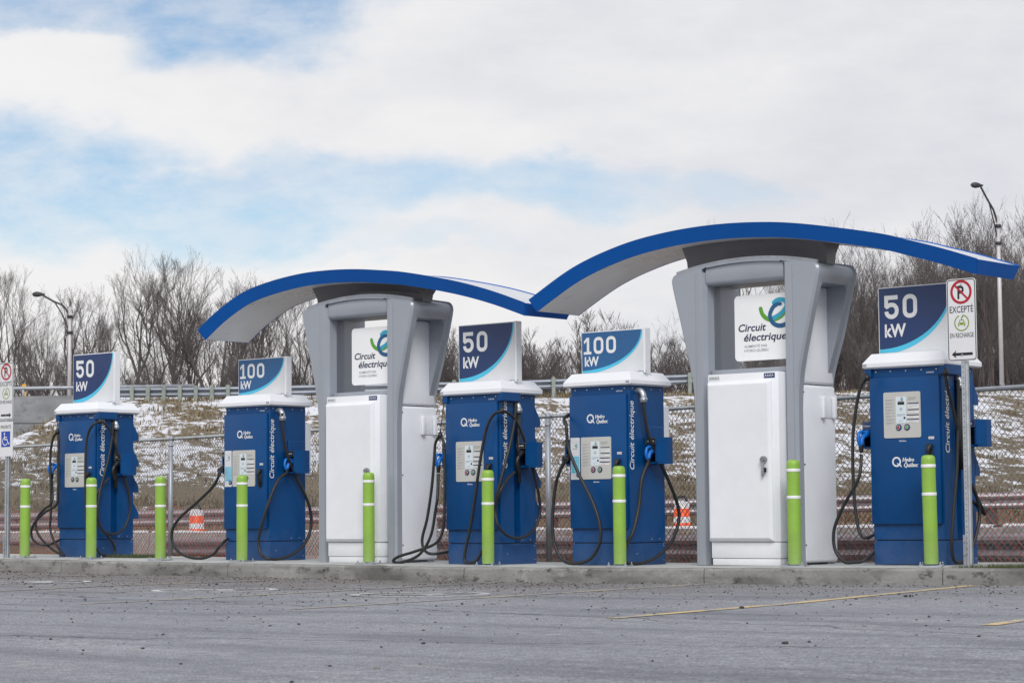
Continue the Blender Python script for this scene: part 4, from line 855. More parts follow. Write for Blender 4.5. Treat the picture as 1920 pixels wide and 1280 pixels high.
# ------------------------------------------------------------------ kiosks with arched canopies
def glass_mat():
    M = bpy.data.materials.new('window glass'); M.use_nodes = True; nt = M.node_tree; N = nt.nodes; L = nt.links; N.remove(N['Principled BSDF'])
    tr = N.new('ShaderNodeBsdfTransparent'); tr.inputs[0].default_value = (1, 1, 1, 1); gl = N.new('ShaderNodeBsdfGlossy'); gl.inputs['Roughness'].default_value = .03
    fr = N.new('ShaderNodeFresnel'); fr.inputs[0].default_value = 1.5; mx = N.new('ShaderNodeMixShader'); L.new(fr.outputs[0], mx.inputs[0]); L.new(tr.outputs[0], mx.inputs[1]); L.new(gl.outputs[0], mx.inputs[2])
    L.new(mx.outputs[0], N['Material Output'].inputs[0]); return M
glass = glass_mat(); platew = mat('white emblem plate', (.86, .87, .88), .4, var=.02)
def build_kiosk(loc, prof, label, letter):
    t = thing('charging_kiosk', loc, label, 'kiosk', 'white and silver kiosks under blue edged arched canopies')
    rr = random.Random(3)
    def half(z): return lerp(z, [(0, .632), (1.55, .632), (1.75, .640), (1.92, .662), (2.1, .70), (2.5, .80), (2.84, .888), (2.92, .902)])
    def top(x): return 3.082 - .085 * (x / .82) ** 2
    # outline of the fascia: up the right flare, round the shoulder, over the arched top, down the left
    rgt_ = [(half(z), z) for z in (0, .8, 1.55, 1.65, 1.75, 1.83, 1.92, 2.0, 2.1, 2.3, 2.5, 2.7, 2.86)]
    sh = [(.902, 2.92), (.895, 2.955), (.872, 2.982), (.84, 2.995)]
    arc = [(x, top(x)) for x in (.74, .6, .45, .3, .15, 0)]
    outer = rgt_ + sh + arc; outer = outer + [(-x, z) for x, z in outer[-2::-1]]
    def fascia(y0, y1, bev):
        """Slab with the outline as its edge and a tall portal cut through it."""
        mb = MB(); k = mb.mi(sgrey); bm = mb.bm
        ix, it = .505, 2.97                                          # portal half width and head
        inner = []
        for (x, z) in outer:
            zz = min(z, top(x) - .014 if z > 2.9 else it); xx_ = max(-ix, min(ix, x)); inner.append((xx_, zz))
        n = len(outer)
        def ring(pts, y): return [bm.verts.new((x, y, z)) for x, z in pts]
        def shrink(pts, d):
            c = []
            for i, (x, z) in enumerate(pts):
                a = Vector(pts[max(i - 1, 0)]); b = Vector(pts[min(i + 1, n - 1)]); dd = (b - a).normalized(); nn = Vector((-dd.y, dd.x)); q = Vector((x, z)) + nn * d
                c.append((q.x, max(0, q.y) if z > .01 else 0))
            return c
        oF = ring(shrink(outer, bev), y0); oM = ring(outer, y0 + bev); oB = ring(outer, y1); iF = ring(inner, y0); iB = ring(inner, y1)
        for A, Bq in ((iF, oF), (oF, oM), (oM, oB), (oB, iB), (iB, iF)):
            for i in range(n - 1):
                try: f = bm.faces.new((A[i], A[i + 1], Bq[i + 1], Bq[i])); f.material_index = k
                except ValueError: pass
        bmesh.ops.remove_doubles(bm, verts=bm.verts[:], dist=1e-5)
        return mb
    fr = fascia(0, .10, .022).obj('front_fascia', t, smooth_angle=32)
    front_outer = outer; outer = [(x - math.copysign(.045 * (1 - sstep(1.75, 2.4, z)), x) if abs(x) > .5 else x, z) for x, z in outer]; bk = fascia(.68, .58, -.022).obj('rear_fascia', t, smooth_angle=32)
    outer = front_outer
    # creases and bevelled jambs of the front portal
    mb = MB()
    for sx in (-1, 1):
        mb.prism([(sx * .505, .0), (sx * .585, -.004), (sx * .59, -.002), (sx * .59, .002), (sx * .508, .20), (sx * .475, .20), (sx * .475, .05)], .0, 2.99, sgrey, 'z'); mb.box(sx * .592 - .0015, sx * .592 + .0015, -.0012, .004, 0, 2.99, letgrey)
    mb.obj('portal_jambs', t, smooth_angle=30)
    mb = MB(); n = 12                                              # bulging header with a rounded lower edge, following the arch
    for sgn in (1,):
        xs = [-.475 + .95 * i / n for i in range(n + 1)]
        sec = [(.03, .0), (.026, -.05), (.026, -.165), (.034, -.19), (.055, -.205), (.09, -.21), (.20, -.21), (.20, 0)]
        rows = [[mb.bm.verts.new((x, y, (top(x) - .012 + dz) if dz > -.05 else 3.06 + dz)) for y, dz in sec] for x in xs]
        for A, Bq in zip(rows, rows[1:]):
            for i in range(len(sec) - 1): mb.bm.faces.new((A[i], A[i + 1], Bq[i + 1], Bq[i])).material_index = mb.mi(sgrey)
        for r_ in (rows[0], rows[-1]): mb.bm.faces.new(r_).material_index = mb.mi(sgrey)
    mb.obj('header', t, smooth_angle=40)
    # side bands joining the two fascias at the shoulders, and the top cover
    mb = MB(); ring = [p for p in outer if p[1] > 2.74]; inn = []
    pts = [(half(2.78), 2.78)] + [p for p in outer if p[1] >= 2.86]
    pts = pts[:-1] + [(-half(2.86), 2.86), (-half(2.78), 2.78)] if pts[-1][1] > 2.8 else pts
    up = [(half(2.80), 2.80), (half(2.84), 2.84)] + [p for p in outer if p[1] >= 2.859 and p[0] > 0] + [(0, top(0))] + [p for p in outer if p[1] >= 2.859 and p[0] < 0] + [(-half(2.84), 2.84), (-half(2.80), 2.80)]
    lo = [(x * (.66 / .9 if abs(x) > .6 else 1), min(z, 2.80) if abs(x) > .62 else 2.90) for x, z in up]
    A = [mb.bm.verts.new((x, .1002, z)) for x, z in up]; Bq = [mb.bm.verts.new((x, .5798, z)) for x, z in up]; k = mb.mi(sgrey)
    for i in range(len(up) - 1): mb.bm.faces.new((A[i], A[i + 1], Bq[i + 1], Bq[i])).material_index = k
    for sx in (-1, 1):
        q = [(sx * half(2.80), .1002, 2.80), (sx * half(2.80), .5798, 2.80), (sx * .60, .5798, 2.80), (sx * .60, .1002, 2.80)]; mb.face(q, sgrey)
        # rounded upper corners of the side openings
        for (ya, yb, dr) in ((.1002, .16, 1), (.5798, .52, -1)):
            fan = [(ya, 2.80), (ya, 2.74)] + [(ya + (yb - ya) * (1 - math.cos(R(a))), 2.74 + .06 * math.sin(R(a))) for a in (20, 40, 60, 90)]
            for x_ in (half(2.77) - .004, .66): mb.face([(sx * x_, y, z) for y, z in fan], sgrey)
    mb.obj('shoulder_band', t, smooth_angle=32)
    mb = MB()
    for sx in (-1, 1): mb.tube([(sx * .893, .46, 2.90), (sx * .901, .46, 2.90)], .017, sgrey, 18)
    mb.obj('access_plug', t)
    mb = MB()                                                       # pale gasket strip over the arch
    for a, b in zip(range(-9, 9), range(-8, 10)):
        xa, xb = a / 9 * .86, b / 9 * .86 - .002
        for y0, y1 in ((.045, .075),):
            za, zb = top(xa), top(xb); P = [(xa, y0, za), (xb, y0, zb), (xb, y1, zb), (xa, y1, za)]; Q = [(x, y, z + .034) for x, y, z in P]
            for q in ((0, 1), (1, 2), (2, 3), (3, 0)): mb.face([P[q[0]], P[q[1]], Q[q[1]], Q[q[0]]], galvd)
            mb.face(Q, galvd); mb.face(P[::-1], galvd)
    mb.obj('gasket', t)
    # white body: side panels in two heights, and the inner box below the window
    for sx in (-1, 1):
        for z0, z1 in ((.025, 1.795), (1.805, 2.799)):
            mb = MB(); x0, x1 = sorted((sx * .52, sx * .627)); mb.box(x0, x1, .1012, .715 if z0 < 1 else .70, z0, z1, white, .03, 4)
            if z0 < 1 and sx > 0:
                pnl = mb.obj('side_panel', t, smooth_angle=40); q = MB()
                q.box(.6275, .634, .43, .66, 1.47, 1.68, white, .002)
                q.box(.634, .675, .42, .47, 1.465, 1.685, white, .012, 3); q.box(.634, .675, .62, .67, 1.465, 1.685, white, .012, 3); q.obj('pull_handle', pnl, smooth_angle=40)
                q = MB()
                for z in (.2, 1.0, 1.72): q.tube([(.627, .118, z), (.632, .118, z)], .008, blackp, 8)
                q.obj('hinge_screw', pnl)
            else: mb.obj('side_panel', t, smooth_angle=40)
    mb = MB(); mb.box(-.519, .519, .115, .57, 0, 1.93, sgrey); mb.box(-.474, .474, .1, .2005, 1.931, 1.985, sgrey, .012); mb.box(-.474, .474, .202, .66, 1.931, 1.98, sgrey)
    for sx in (-1, 1): x0, x1 = sorted((sx * .500, sx * .519)); mb.box(x0, x1, .202, .60, 1.981, 2.90, sgrey)
    mb.box(-.499, .499, .262, .60, 2.862, 2.90, sgrey); mb.obj('core', t)
    mb = MB()
    for y in (.165, .615): mb.face([(-.474, y, 1.986), (.474, y, 1.986), (.474, y, 2.851), (-.474, y, 2.851)], glass)
    mb.obj('window_pane', t)
    # emblem plate behind the glass
    mb = MB(); W0, W1, Z0, Z1 = -.208, .473, 2.064, 2.732; mb.prism(rrect(W0, W1, Z0, Z1, .045), .148, .158, platew, 'y'); pl = mb.obj('emblem_plate', t)
    F = plane((W0, .1465, Z0), (1, 0, 0), (0, 0, 1)); w, h = W1 - W0, Z1 - Z0; mb = MB()
    logo_e(mb, F, .298, .48 * h, .436, .44 * h)
    mb.text('Circuit', .047, .45 * h, .115 * h, letnavy, F, bold=.02, shear=.2, width=.336); mb.text('électrique', .112, .30 * h, .115 * h, letnavy, F, bold=.02, shear=.2, width=.516)
    mb.text('ALIMENTÉ PAR', .116, .20 * h, .04 * h, letgrey, F, bold=.008, width=.278); mb.text('HYDRO-QUÉBEC', .116, .135 * h, .04 * h, letgrey, F, bold=.008, width=.297); mb.obj('emblem', pl)
    # electrical cabinet in the portal
    mb = MB(); cx = .075; c0, c1 = cx - .454, cx + .40
    mb.box(c0 + .02, c1 - .02, -.085, .11, .0, .068, white, .004); mb.box(c0 + .012, c1 - .012, -.092, .112, .072, .232, white, .006); mb.box(c0, c1, -.10, .112, .236, 1.925, white, .008); cabn = mb.obj('electrical_cabinet', t, smooth_angle=35)
    mb = MB(); d0, d1 = c0 + .008, c1 - .075; y = -.10; rings = []
    for ins, yy in ((0, y - .0005), (0, y - .022), (.028, y - .048)): rings.append([mb.bm.verts.new((xx_, yy, zz)) for xx_, zz in ((d0 + ins, .245 + ins), (d1 - ins, .245 + ins), (d1 - ins, 1.84 - ins), (d0 + ins, 1.84 - ins))])
    k = mb.mi(white)
    for A, Bq in zip(rings, rings[1:]):
        for j in range(4): mb.bm.faces.new((A[j], A[(j + 1) % 4], Bq[(j + 1) % 4], Bq[j])).material_index = k
    mb.bm.faces.new(rings[-1]).material_index = k; bmesh.ops.bevel(mb.bm, geom=mb.bm.edges[:], offset=.0025, segments=1, affect='EDGES'); dr = mb.obj('cabinet_door', cabn)
    mb = MB(); hx, hz = d1 - .075, 1.0
    mb.tube([(hx, -.148, hz + .05), (hx, -.175, hz + .05)], .036, galvd, 16); mb.box(hx - .018, hx + .012, -.185, -.165, hz - .12, hz + .05, galvd, .008); mb.tube([(hx, -.172, hz + .05), (hx, -.20, hz + .05)], .022, rail_old, 12); mb.box(hx - .004, hx + .034, -.178, -.16, hz - .075, hz - .03, blackp, .004); mb.obj('lock_handle', cabn, smooth_angle=40)
    F = plane((0, -.1015, 0), (1, 0, 0), (0, 0, 1)); mb = MB(); mb.poly(rrect(c0 + .015, c0 + .145, 1.86, 1.91, .003), signw, F); mb.text('BORNES ' + letter, c0 + .022, 1.874, .022, letblk, F, .0005, bold=.005, width=.115)
    mb.obj('cabinet_sticker', cabn); mb = MB(); mb.poly(rrect(c1 - .17, c1 - .04, 1.862, 1.912, .003), navy, F)
    for q in range(4): mb.ribbon([(c1 - .158 + q * .027, 1.876), (c1 - .15 + q * .027, 1.899), (c1 - .14 + q * .027, 1.88)], .005, letw, F, z=.0005)
    mb.obj('maker_sticker', cabn)
    # rib that carries the canopy
    zb = lambda x: lerp(x, [(p, q - .145) for p, q in prof])
    mb = MB(); xs = [-.84 + 1.70 * i / 14 for i in range(15)]
    rows = [[mb.bm.verts.new((x, y, z)) for y, z in ((.23, top(x * .95) - .004), (.21, (top(x * .95) + zb(x)) / 2), (.12, zb(x) + .01), (.48, zb(x) + .01), (.40, (top(x * .95) + zb(x)) / 2), (.38, top(x * .95) - .004))] for x in xs]; k = mb.mi(dgrey)
    for A, Bq in zip(rows, rows[1:]):
        for i in range(6): mb.bm.faces.new((A[i], A[(i + 1) % 6], Bq[(i + 1) % 6], Bq[i])).material_index = k
    for r_ in (rows[0], rows[-1]): mb.bm.faces.new(r_).material_index = k
    mb.obj('canopy_rib', t, smooth_angle=30)
    # canopy: arched sheet, white above and below, its blue trim a part of its own
    fine = spline([(x, 0, z) for x, z in prof], 8); T_, Bt = [], []
    for i, p in enumerate(fine):
        a = fine[max(i - 1, 0)]; b = fine[min(i + 1, len(fine) - 1)]; d = (b - a).normalized(); nn = Vector((-d.z, 0, d.x)); T_.append(p); Bt.append(p - nn * .142)
    yfT, ybT, yfB, ybB = -.15, .70, -.09, .64
    mb = MB(); kw_ = mb.mi(whitec); e = .012
    def rows4(dz): return [(T_[i] - (T_[i] - Bt[i]) * .06, Bt[i]) for i in range(len(fine))]
    up = [[mb.bm.verts.new((tp.x, yfT + .004 + (ybT - yfT - .008) * j / 4, tp.z + .0)) for j in range(5)] for tp, bt in rows4(0)]
    dn = [[mb.bm.verts.new((bt.x, yfB + .004 + (ybB - yfB - .008) * j / 4, bt.z)) for j in range(5)] for tp, bt in rows4(0)]
    kt_ = mb.mi(toprf)
    for rs in (up, dn):
        for A, Bq in zip(rs, rs[1:]):
            for j in range(4): f = mb.bm.faces.new((A[j], A[j + 1], Bq[j + 1], Bq[j])); f.material_index = kt_ if rs is up else kw_; f.smooth = True
    can = mb.obj('canopy', t)
    mb = MB(); kb = mb.mi(canblue)
    for (yt, yb_, th) in ((yfT, yfB, .008), (ybT, ybB, -.008)):
        rws = [[mb.bm.verts.new(c) for c in ((tp.x, yt + th, tp.z + .003), (tp.x, yt, tp.z + .003), (bt.x, yb_, bt.z - .003), (bt.x, yb_ + th, bt.z - .003))] for tp, bt in zip(T_, Bt)]
        for A, Bq in zip(rws, rws[1:]):
            for j in range(4): f = mb.bm.faces.new((A[j], A[(j + 1) % 4], Bq[(j + 1) % 4], Bq[j])); f.material_index = kb; f.smooth = j == 1 or True
        for r_ in (rws[0], rws[-1]): mb.bm.faces.new(r_).material_index = kb
    for i_, s in ((0, -1), (-1, 1)):
        tp, bt = T_[i_], Bt[i_]; q = [Vector((tp.x, yfT + .009, tp.z - .004)), Vector((tp.x, ybT - .009, tp.z - .004)), Vector((bt.x, ybB - .009, bt.z + .0)), Vector((bt.x, yfB + .009, bt.z + .0))]
        o_ = Vector((s * .003, 0, 0)); o2 = Vector((-s * .006, 0, 0)); A = [mb.bm.verts.new(p + o_) for p in q]; Bq = [mb.bm.verts.new(p + o2) for p in q]
        for j in range(4): mb.bm.faces.new((A[j], A[(j + 1) % 4], Bq[(j + 1) % 4], Bq[j])).material_index = kb
        mb.bm.faces.new(A).material_index = kb; mb.bm.faces.new(Bq).material_index = kb
    mb.obj('edge_trim', can, smooth_angle=30)
    return t
P2 = [(-2.70, 2.845), (-2.09, 3.146), (-1.475, 3.328), (-.905, 3.415), (-.314, 3.446), (.257, 3.427), (.808, 3.363), (1.64, 3.202), (2.005, 3.10), (2.36, 2.992), (2.733, 2.864)]
P1 = [(-2.57, 2.84), (-2.22, 3.05), (-1.77, 3.245), (-1.3, 3.345), (-.79, 3.401), (-.35, 3.41), (.086, 3.392), (.5, 3.35), (.93, 3.292), (1.648, 3.146), (2.2, 2.997), (2.69, 2.83)]
build_kiosk((-12.98, 19.05, .005), P2, 'kiosk with the door lock handle in full view, under the larger arched canopy', 'B')
build_kiosk((-18.43, 19.05, -.005), P1, 'kiosk farther down the row with a green bollard in front of its door handle', 'A')
# ------------------------------------------------------------------ bollards
def make_bollard():
    t = thing('bollard', (0, 0, 0), 'b', 'bollard')
    mb = MB(); r = .0665; prof = [(r, .022)]
    for z in (.66, ): prof += [(r, z - .001)]
    prof = [(r, .022), (r, .655), (r - .001, .70), (r - .001, .925), (r, .955), (r, .985), (r * .97, 1.008), (r * .86, 1.026), (r * .6, 1.036), (.001, 1.039)]
    mb.lathe(prof, green, 32); mb.obj('sleeve', t)
    for z in (.672, .935):
        mb = MB(); mb.lathe([(r + .0022, z - .015), (r + .0028, z - .014), (r + .0028, z + .014), (r + .0022, z + .015)], reflw, 32); mb.bm.faces.ensure_lookup_table()
        bmesh.ops.delete(mb.bm, geom=[f for f in mb.bm.faces if len(f.verts) > 4], context='FACES'); mb.obj('reflective_band', t)
    mb = MB(); mb.box(-.115, .115, -.115, .115, -.004, .010, galvd, .003); bp = mb.obj('base_plate', t)
    for sx in (-1, 1):
        for sy in (-1, 1):
            mb = MB(); mb.tube([(sx * .092, sy * .092, .010), (sx * .092, sy * .092, .022)], .014, galvd, 6, smooth=False); mb.tube([(sx * .092, sy * .092, .02), (sx * .092, sy * .092, .042)], .007, galvd, 8); mb.obj('anchor_bolt', bp)
    return t
def copy_tree(o, parent=None):
    c = o.copy(); COL.objects.link(c); c.parent = parent
    for ch in list(o.children): copy_tree(ch, c)
    return c
BOL = [(-24.24, 'green bollard at the far end of the row, beside the accessible parking sign post'), (-22.89, 'green bollard in front of the far 50 kW charger at the end of the row'), (-21.56, 'green bollard in the gap between the end charger and the next, before a fence post'),
       (-20.09, 'green bollard in front of the 100 kW charger that stands by the far kiosk'), (-17.99, 'green bollard in front of the far kiosk, hiding its door handle'), (-16.20, 'green bollard in front of the 50 kW charger between the kiosks'),
       (-14.395, 'green bollard in front of the 100 kW charger between the kiosks'), (-12.25, 'green bollard in front of the kiosk with the visible lock handle'), (-10.74, 'green bollard in front of the charger behind the parking sign, leaning slightly')]
b0 = make_bollard()
for i, (u, lab) in enumerate(BOL):
    o = b0 if i == 0 else copy_tree(b0); o.location = (u, 18.8, S(u) - .004); o['label'] = lab; o['group'] = 'lime green bollards along the kerb'; o.rotation_euler = (0, [.004, 0, -.003, .002, 0, .003, -.002, 0, -.010][i], .05 * i)
# ------------------------------------------------------------------ parking signs
def car_icon(mb, M, cx, cy, r):
    """Green ring broken at the top by a plug lead that runs into a small car seen head-on."""
    pts = [(cx + r * math.cos(R(a)), cy + r * math.sin(R(a))) for a in range(80, -251, -8)]
    mb.ribbon(pts, .15 * r, olive, M, round_ends=False); mb.ribbon([(cx + .0, cy + .42 * r), (cx, cy + .72 * r), (cx + .17 * r, cy + .80 * r), (cx + .17 * r, cy + 1.0 * r)], .14 * r, olive, M, round_ends=False, z=.0004)
    s = r * .62; Y = cy - .12 * r
    mb.poly([(cx - .86 * s, Y - .22 * s), (cx - .86 * s, Y + .12 * s), (cx - .62 * s, Y + .30 * s), (cx + .62 * s, Y + .30 * s), (cx + .86 * s, Y + .12 * s), (cx + .86 * s, Y - .22 * s)], olive, M, .0006)
    mb.ribbon([(cx - .60 * s, Y + .28 * s), (cx - .42 * s, Y + .78 * s), (cx + .42 * s, Y + .78 * s), (cx + .60 * s, Y + .28 * s)], .15 * s, olive, M, round_ends=False, z=.0008)
    for q in (-1, 1):
        mb.disc((cx + q * .55 * s, Y + .04 * s), .12 * s, letw, M, .0012, 14); mb.poly([(cx + q * .70 * s - .10 * s, Y - .55 * s), (cx + q * .70 * s + .10 * s, Y - .55 * s), (cx + q * .70 * s + .10 * s, Y - .20 * s), (cx + q * .70 * s - .10 * s, Y - .20 * s)], olive, M, .0004)
def build_sign(loc, zc, label, arrow, w=.305, h=.765, rz=0.0, extra=False, post_h=2.5):
    t = thing('parking_sign', loc, label, 'sign', 'no parking signs on steel posts', rz)
    mb = MB(); mb.prism([(-.032, .03), (-.032, .0), (-.018, -.008), (-.018, -.024), (.018, -.024), (.018, -.008), (.032, .0), (.032, .03), (.026, .03), (.026, .004), (.012, -.004), (.012, -.018), (-.012, -.018), (-.012, -.004), (-.026, .004), (-.026, .03)], -.1, post_h, galv, 'z')
    post = mb.obj('post', t); mb = MB()
    for i in range(int((zc - h / 2) / .0508)): mb.tube([(0, -.0246, .1 + i * .0508), (0, -.0232, .1 + i * .0508)], .0052, blackp, 8)
    mb.obj('bolt_holes', post); mb = MB(); mb.box(-.038, -.008, -.033, -.0255, -.1, .28, galvd, .002); mb.tube([(-.022, -.034, .1), (-.022, -.045, .1)], .010, galvd, 6); mb.tube([(-.022, -.034, .22), (-.022, -.045, .22)], .010, galvd, 6); mb.obj('ground_stub', post)
    mb = MB(); mb.prism(rrect(-w / 2, w / 2, zc - h / 2, zc + h / 2, .032), -.029, -.026, signw2, 'y', m_side=galv); pl = mb.obj('sign_plate', t)
    F = plane((-w / 2, -.0302, zc - h / 2), (1, 0, 0), (0, 0, 1)); mb = MB()
    mb.ribbon(rrect(.011, w - .011, .011, h - .011, .026), .008, letblk, F, closed=True)
    cx, cy, r = w * .5, h * .838, w * .325
    mb.text('P', cx - .038, cy - .062, .125, letblk, F, bold=.022, sx=.82); mb.disc((cx, cy), r + .012, red, F, .0008, 40, r - .012); mb.ribbon([(cx - r * .70, cy + r * .70), (cx + r * .70, cy - r * .70)], .018, red, F, round_ends=False, z=.0012)
    mb.text('EXCEPTÉ', w / 2, h * .590, .062, letblk, F, bold=.006, width=w * .80, align='CENTER'); car_icon(mb, F, w * .5, h * .463, w * .235); mb.text('EN RECHARGE', w / 2, h * .286, .045, letblk, F, bold=.004, width=w * .80, align='CENTER')
    s = -1 if arrow == 'left' else 1; ay = h * .085
    mb.poly([(cx + s * w * .36, ay), (cx + s * w * .20, ay + .038), (cx + s * w * .235, ay + .013), (cx - s * w * .35, ay + .013), (cx - s * w * .35, ay - .013), (cx + s * w * .235, ay - .013), (cx + s * w * .20, ay - .038)], letblk, F, .0004)
    mb.obj('sign_lettering', pl); mb = MB()
    for z in (zc + h * .43, zc - h * .425): mb.tube([(0, -.0302, z), (0, -.038, z)], .008, galv, 8)
    mb.obj('sign_bolts', pl)
    if extra:
        h2 = .46; z2 = zc - h / 2 - .02 - h2 / 2; mb = MB(); mb.prism(rrect(-w / 2, w / 2, z2 - h2 / 2, z2 + h2 / 2, .025), -.029, -.026, signw2, 'y', m_side=galv); p2 = mb.obj('priority_plate', t)
        F = plane((-w / 2, -.0302, z2 - h2 / 2), (1, 0, 0), (0, 0, 1)); mb = MB(); mb.text('PRIORITÉ', w / 2, h2 * .80, .045, letblk, F, bold=.005, width=w * .72, align='CENTER')
        q0, q1, q2, q3 = w * .19, w * .81, h2 * .27, h2 * .72; mb.poly([(q0, q2), (q1, q2), (q1, q3), (q0, q3)], signblue, F)
        mx, my = (q0 + q1) / 2, (q2 + q3) / 2; k = (q3 - q2)
        mb.disc((mx - .13 * k, my + .36 * k), .065 * k, letw, F, .001, 16); mb.ribbon([(mx - .12 * k, my + .26 * k), (mx - .10 * k, my - .02 * k), (mx + .14 * k, my - .02 * k), (mx + .26 * k, my - .30 * k), (mx + .36 * k, my - .26 * k)], .07 * k, letw, F, z=.001); mb.ribbon([(mx - .10 * k, my + .12 * k), (mx + .12 * k, my + .12 * k)], .055 * k, letw, F, z=.0012)
        mb.ribbon([(mx - .06 * k + .25 * k * math.cos(R(a)), my - .13 * k + .25 * k * math.sin(R(a))) for a in range(115, 331, 12)], .06 * k, letw, F, z=.0014); mb.obj('access_symbol', p2)
    return t
signw2 = mat('white sign film', (.74, .745, .77), .35, var=.02)
build_sign((-10.322, 18.75, .03), 2.262, 'no parking sign with a left arrow, in front of the charger at the near end', 'left')
build_sign((-24.56, 18.75, .035), 2.185, 'no parking sign with an arrow pointing right above a blue accessibility plate', 'right', rz=-.0, extra=True, post_h=2.35)
# ------------------------------------------------------------------ chain link fence
def fence_v(u): return lerp(u, [(-36, 24.75), (-27, 23.75), (-18, 22.15), (-10.7, 20.63), (-4, 19.3)])
FT, FB = 1.76, -.05
def build_fence():
    t = thing('chain_link_fence', (-18, fence_v(-18), FB), 'galvanised chain link fence behind the row of chargers', 'fence')
    off = -Vector(t.location)
    def P(u, z, dv=0): return Vector((u, fence_v(u) + dv, z)) + off
    mb = MB(); us = [-36 + .5 * i for i in range(61)]; mb.tube([P(u, FT) for u in us], .024, galv, 10); mb.obj('top_rail', t)
    u = -36.0 + .03
    for u in (-35.85, -32.85, -29.87, -26.92, -23.96, -21.0, -18.04, -15.08, -12.12, -9.16, -6.3):
        mb = MB(); mb.tube([P(u, -.4, -.055), P(u, FT - .03, -.055)], .036, galvd, 14); mb.tube([P(u, FT - .12, -.055), P(u, FT - .10, -.055)], .041, galvd, 14); mb.tube([P(u, FT - .03, -.055), P(u, FT + .01, -.05), P(u, FT + .035, -.03)], [.036, .036, .018], galvd, 14); mb.obj('fence_post', t)
    # woven mesh: zig-zag wires, each hooked through the next
    mb = MB(); bm = mb.bm; k = mb.mi(wire); d = .0365; r = .0040; nz = int((FT - FB + .02) / d)
    ul = [-33.5]; 
    while ul[-1] < -6.4:
        ul.append(ul[-1] + d * .97)
    for i, u in enumerate(ul[:-1]):
        prev = None
        for j in range(nz + 1):
            z = FB + j * d + .02; uu = u + (d * .99 if (j + i) % 2 else 0); c = P(uu, z, .004 if j % 2 else -.004)
            ring = [bm.verts.new(c + Vector((r, 0, 0))), bm.verts.new(c + Vector((-r * .5, -r * .87, 0))), bm.verts.new(c + Vector((-r * .5, r * .87, 0)))]
            if prev:
                for q in range(3): f = bm.faces.new((prev[q], prev[(q + 1) % 3], ring[(q + 1) % 3], ring[q])); f.material_index = k; f.smooth = True
            prev = ring
    mb.obj('wire_mesh', t)
wire = mat('fence wire', (.17, .18, .20), .5, .0)
build_fence()
def build_snow_fence():
    t = thing('snow_fence', (-18, fence_v(-18) + .3, -.3), 'orange red plastic netting strung behind the chain link fence', 'safety fence')
    off = -Vector(t.location); mb = MB(); bm = mb.bm; k = mb.mi(netm); d = .052; r = .0026
    def top(u): return .72 + .07 * noise.noise((u * .5, 0, 3)) + .04 * noise.noise((u * 2.1, 4, 3))
    ul = [-33.5]
    while ul[-1] < -6.6: ul.append(ul[-1] + d * .98)
    for i, u in enumerate(ul):
        prev = None; nz = int((top(u) + .32) / d)
        for j in range(nz + 1):
            z = -.32 + j * d; uu = u + (d if (j + i) % 2 else 0) + .01 * noise.noise((u * 3, z * 3, 1)); c = Vector((uu, fence_v(uu) + .30 + .05 * noise.noise((u * .8, z, 9)), z)) + off
            ring = [bm.verts.new(c + Vector((r * 1.5, 0, 0))), bm.verts.new(c + Vector((-r * .7, -r, 0))), bm.verts.new(c + Vector((-r * .7, r, 0)))]
            if prev:
                for q in range(3): bm.faces.new((prev[q], prev[(q + 1) % 3], ring[(q + 1) % 3], ring[q])).material_index = k
            prev = ring
    mb.obj('netting', t)
    for u in (-33, -29, -25.6, -21.7, -17.55, -13.6, -9.7):
        mb = MB(); c = Vector((u, fence_v(u) + .36, 0)) + off; mb.box(c.x - .02, c.x + .02, c.y - .008, c.y + .008, c.z - .45, c.z + 1.02, blackp); mb.box(c.x - .006, c.x + .006, c.y, c.y + .03, c.z - .45, c.z + 1.0, blackp); mb.obj('post', t)
build_snow_fence()
# ------------------------------------------------------------------ barriers and guardrails behind the fence
WB = [(0, .155), (.028, .135), (.028, .095), (-.045, .062), (-.045, .022), (.028, -.0), (-.045, -.022), (-.045, -.062), (.028, -.095), (.028, -.135), (0, -.155)]
WB = [(0, .155), (.03, .13), (.03, .075), (-.05, .055), (-.05, .03), (.02, .012), (.02, -.012), (-.05, -.03), (-.05, -.055), (.03, -.075), (.03, -.13), (0, -.155)]
WB = [(.02, .155), (-.03, .125), (-.045, .085), (-.03, .045), (.03, .02), (.03, -.02), (-.03, -.045), (-.045, -.085), (-.03, -.125), (.02, -.155)]
def wbeam(mb, pts, m_, th=.006, flip=1):
    """W-section rail along a line of points."""
    P = [Vector(p) for p in pts]; k = mb.mi(m_); rows = []
    for i, p in enumerate(P):
        d = P[min(i + 1, len(P) - 1)] - P[max(i - 1, 0)]; d.z = 0; d.normalize(); n = Vector((-d.y, d.x, 0)) * flip
        rows.append([mb.bm.verts.new(p + n * a + Vector((0, 0, b))) for a, b in WB] + [mb.bm.verts.new(p + n * (a + th) + Vector((0, 0, b))) for a, b in reversed(WB)])
    L_ = len(rows[0])
    for A, Bq in zip(rows, rows[1:]):
        for j in range(L_): mb.bm.faces.new((A[j], A[(j + 1) % L_], Bq[(j + 1) % L_], Bq[j])).material_index = k
    for r_ in (rows[0], rows[-1]): mb.bm.faces.new(r_).material_index = k
snowm = mat('old snow', (.78, .79, .82), .8, var=.08, vscale=6)
def bar_v(u): return fence_v(u) + 1.75
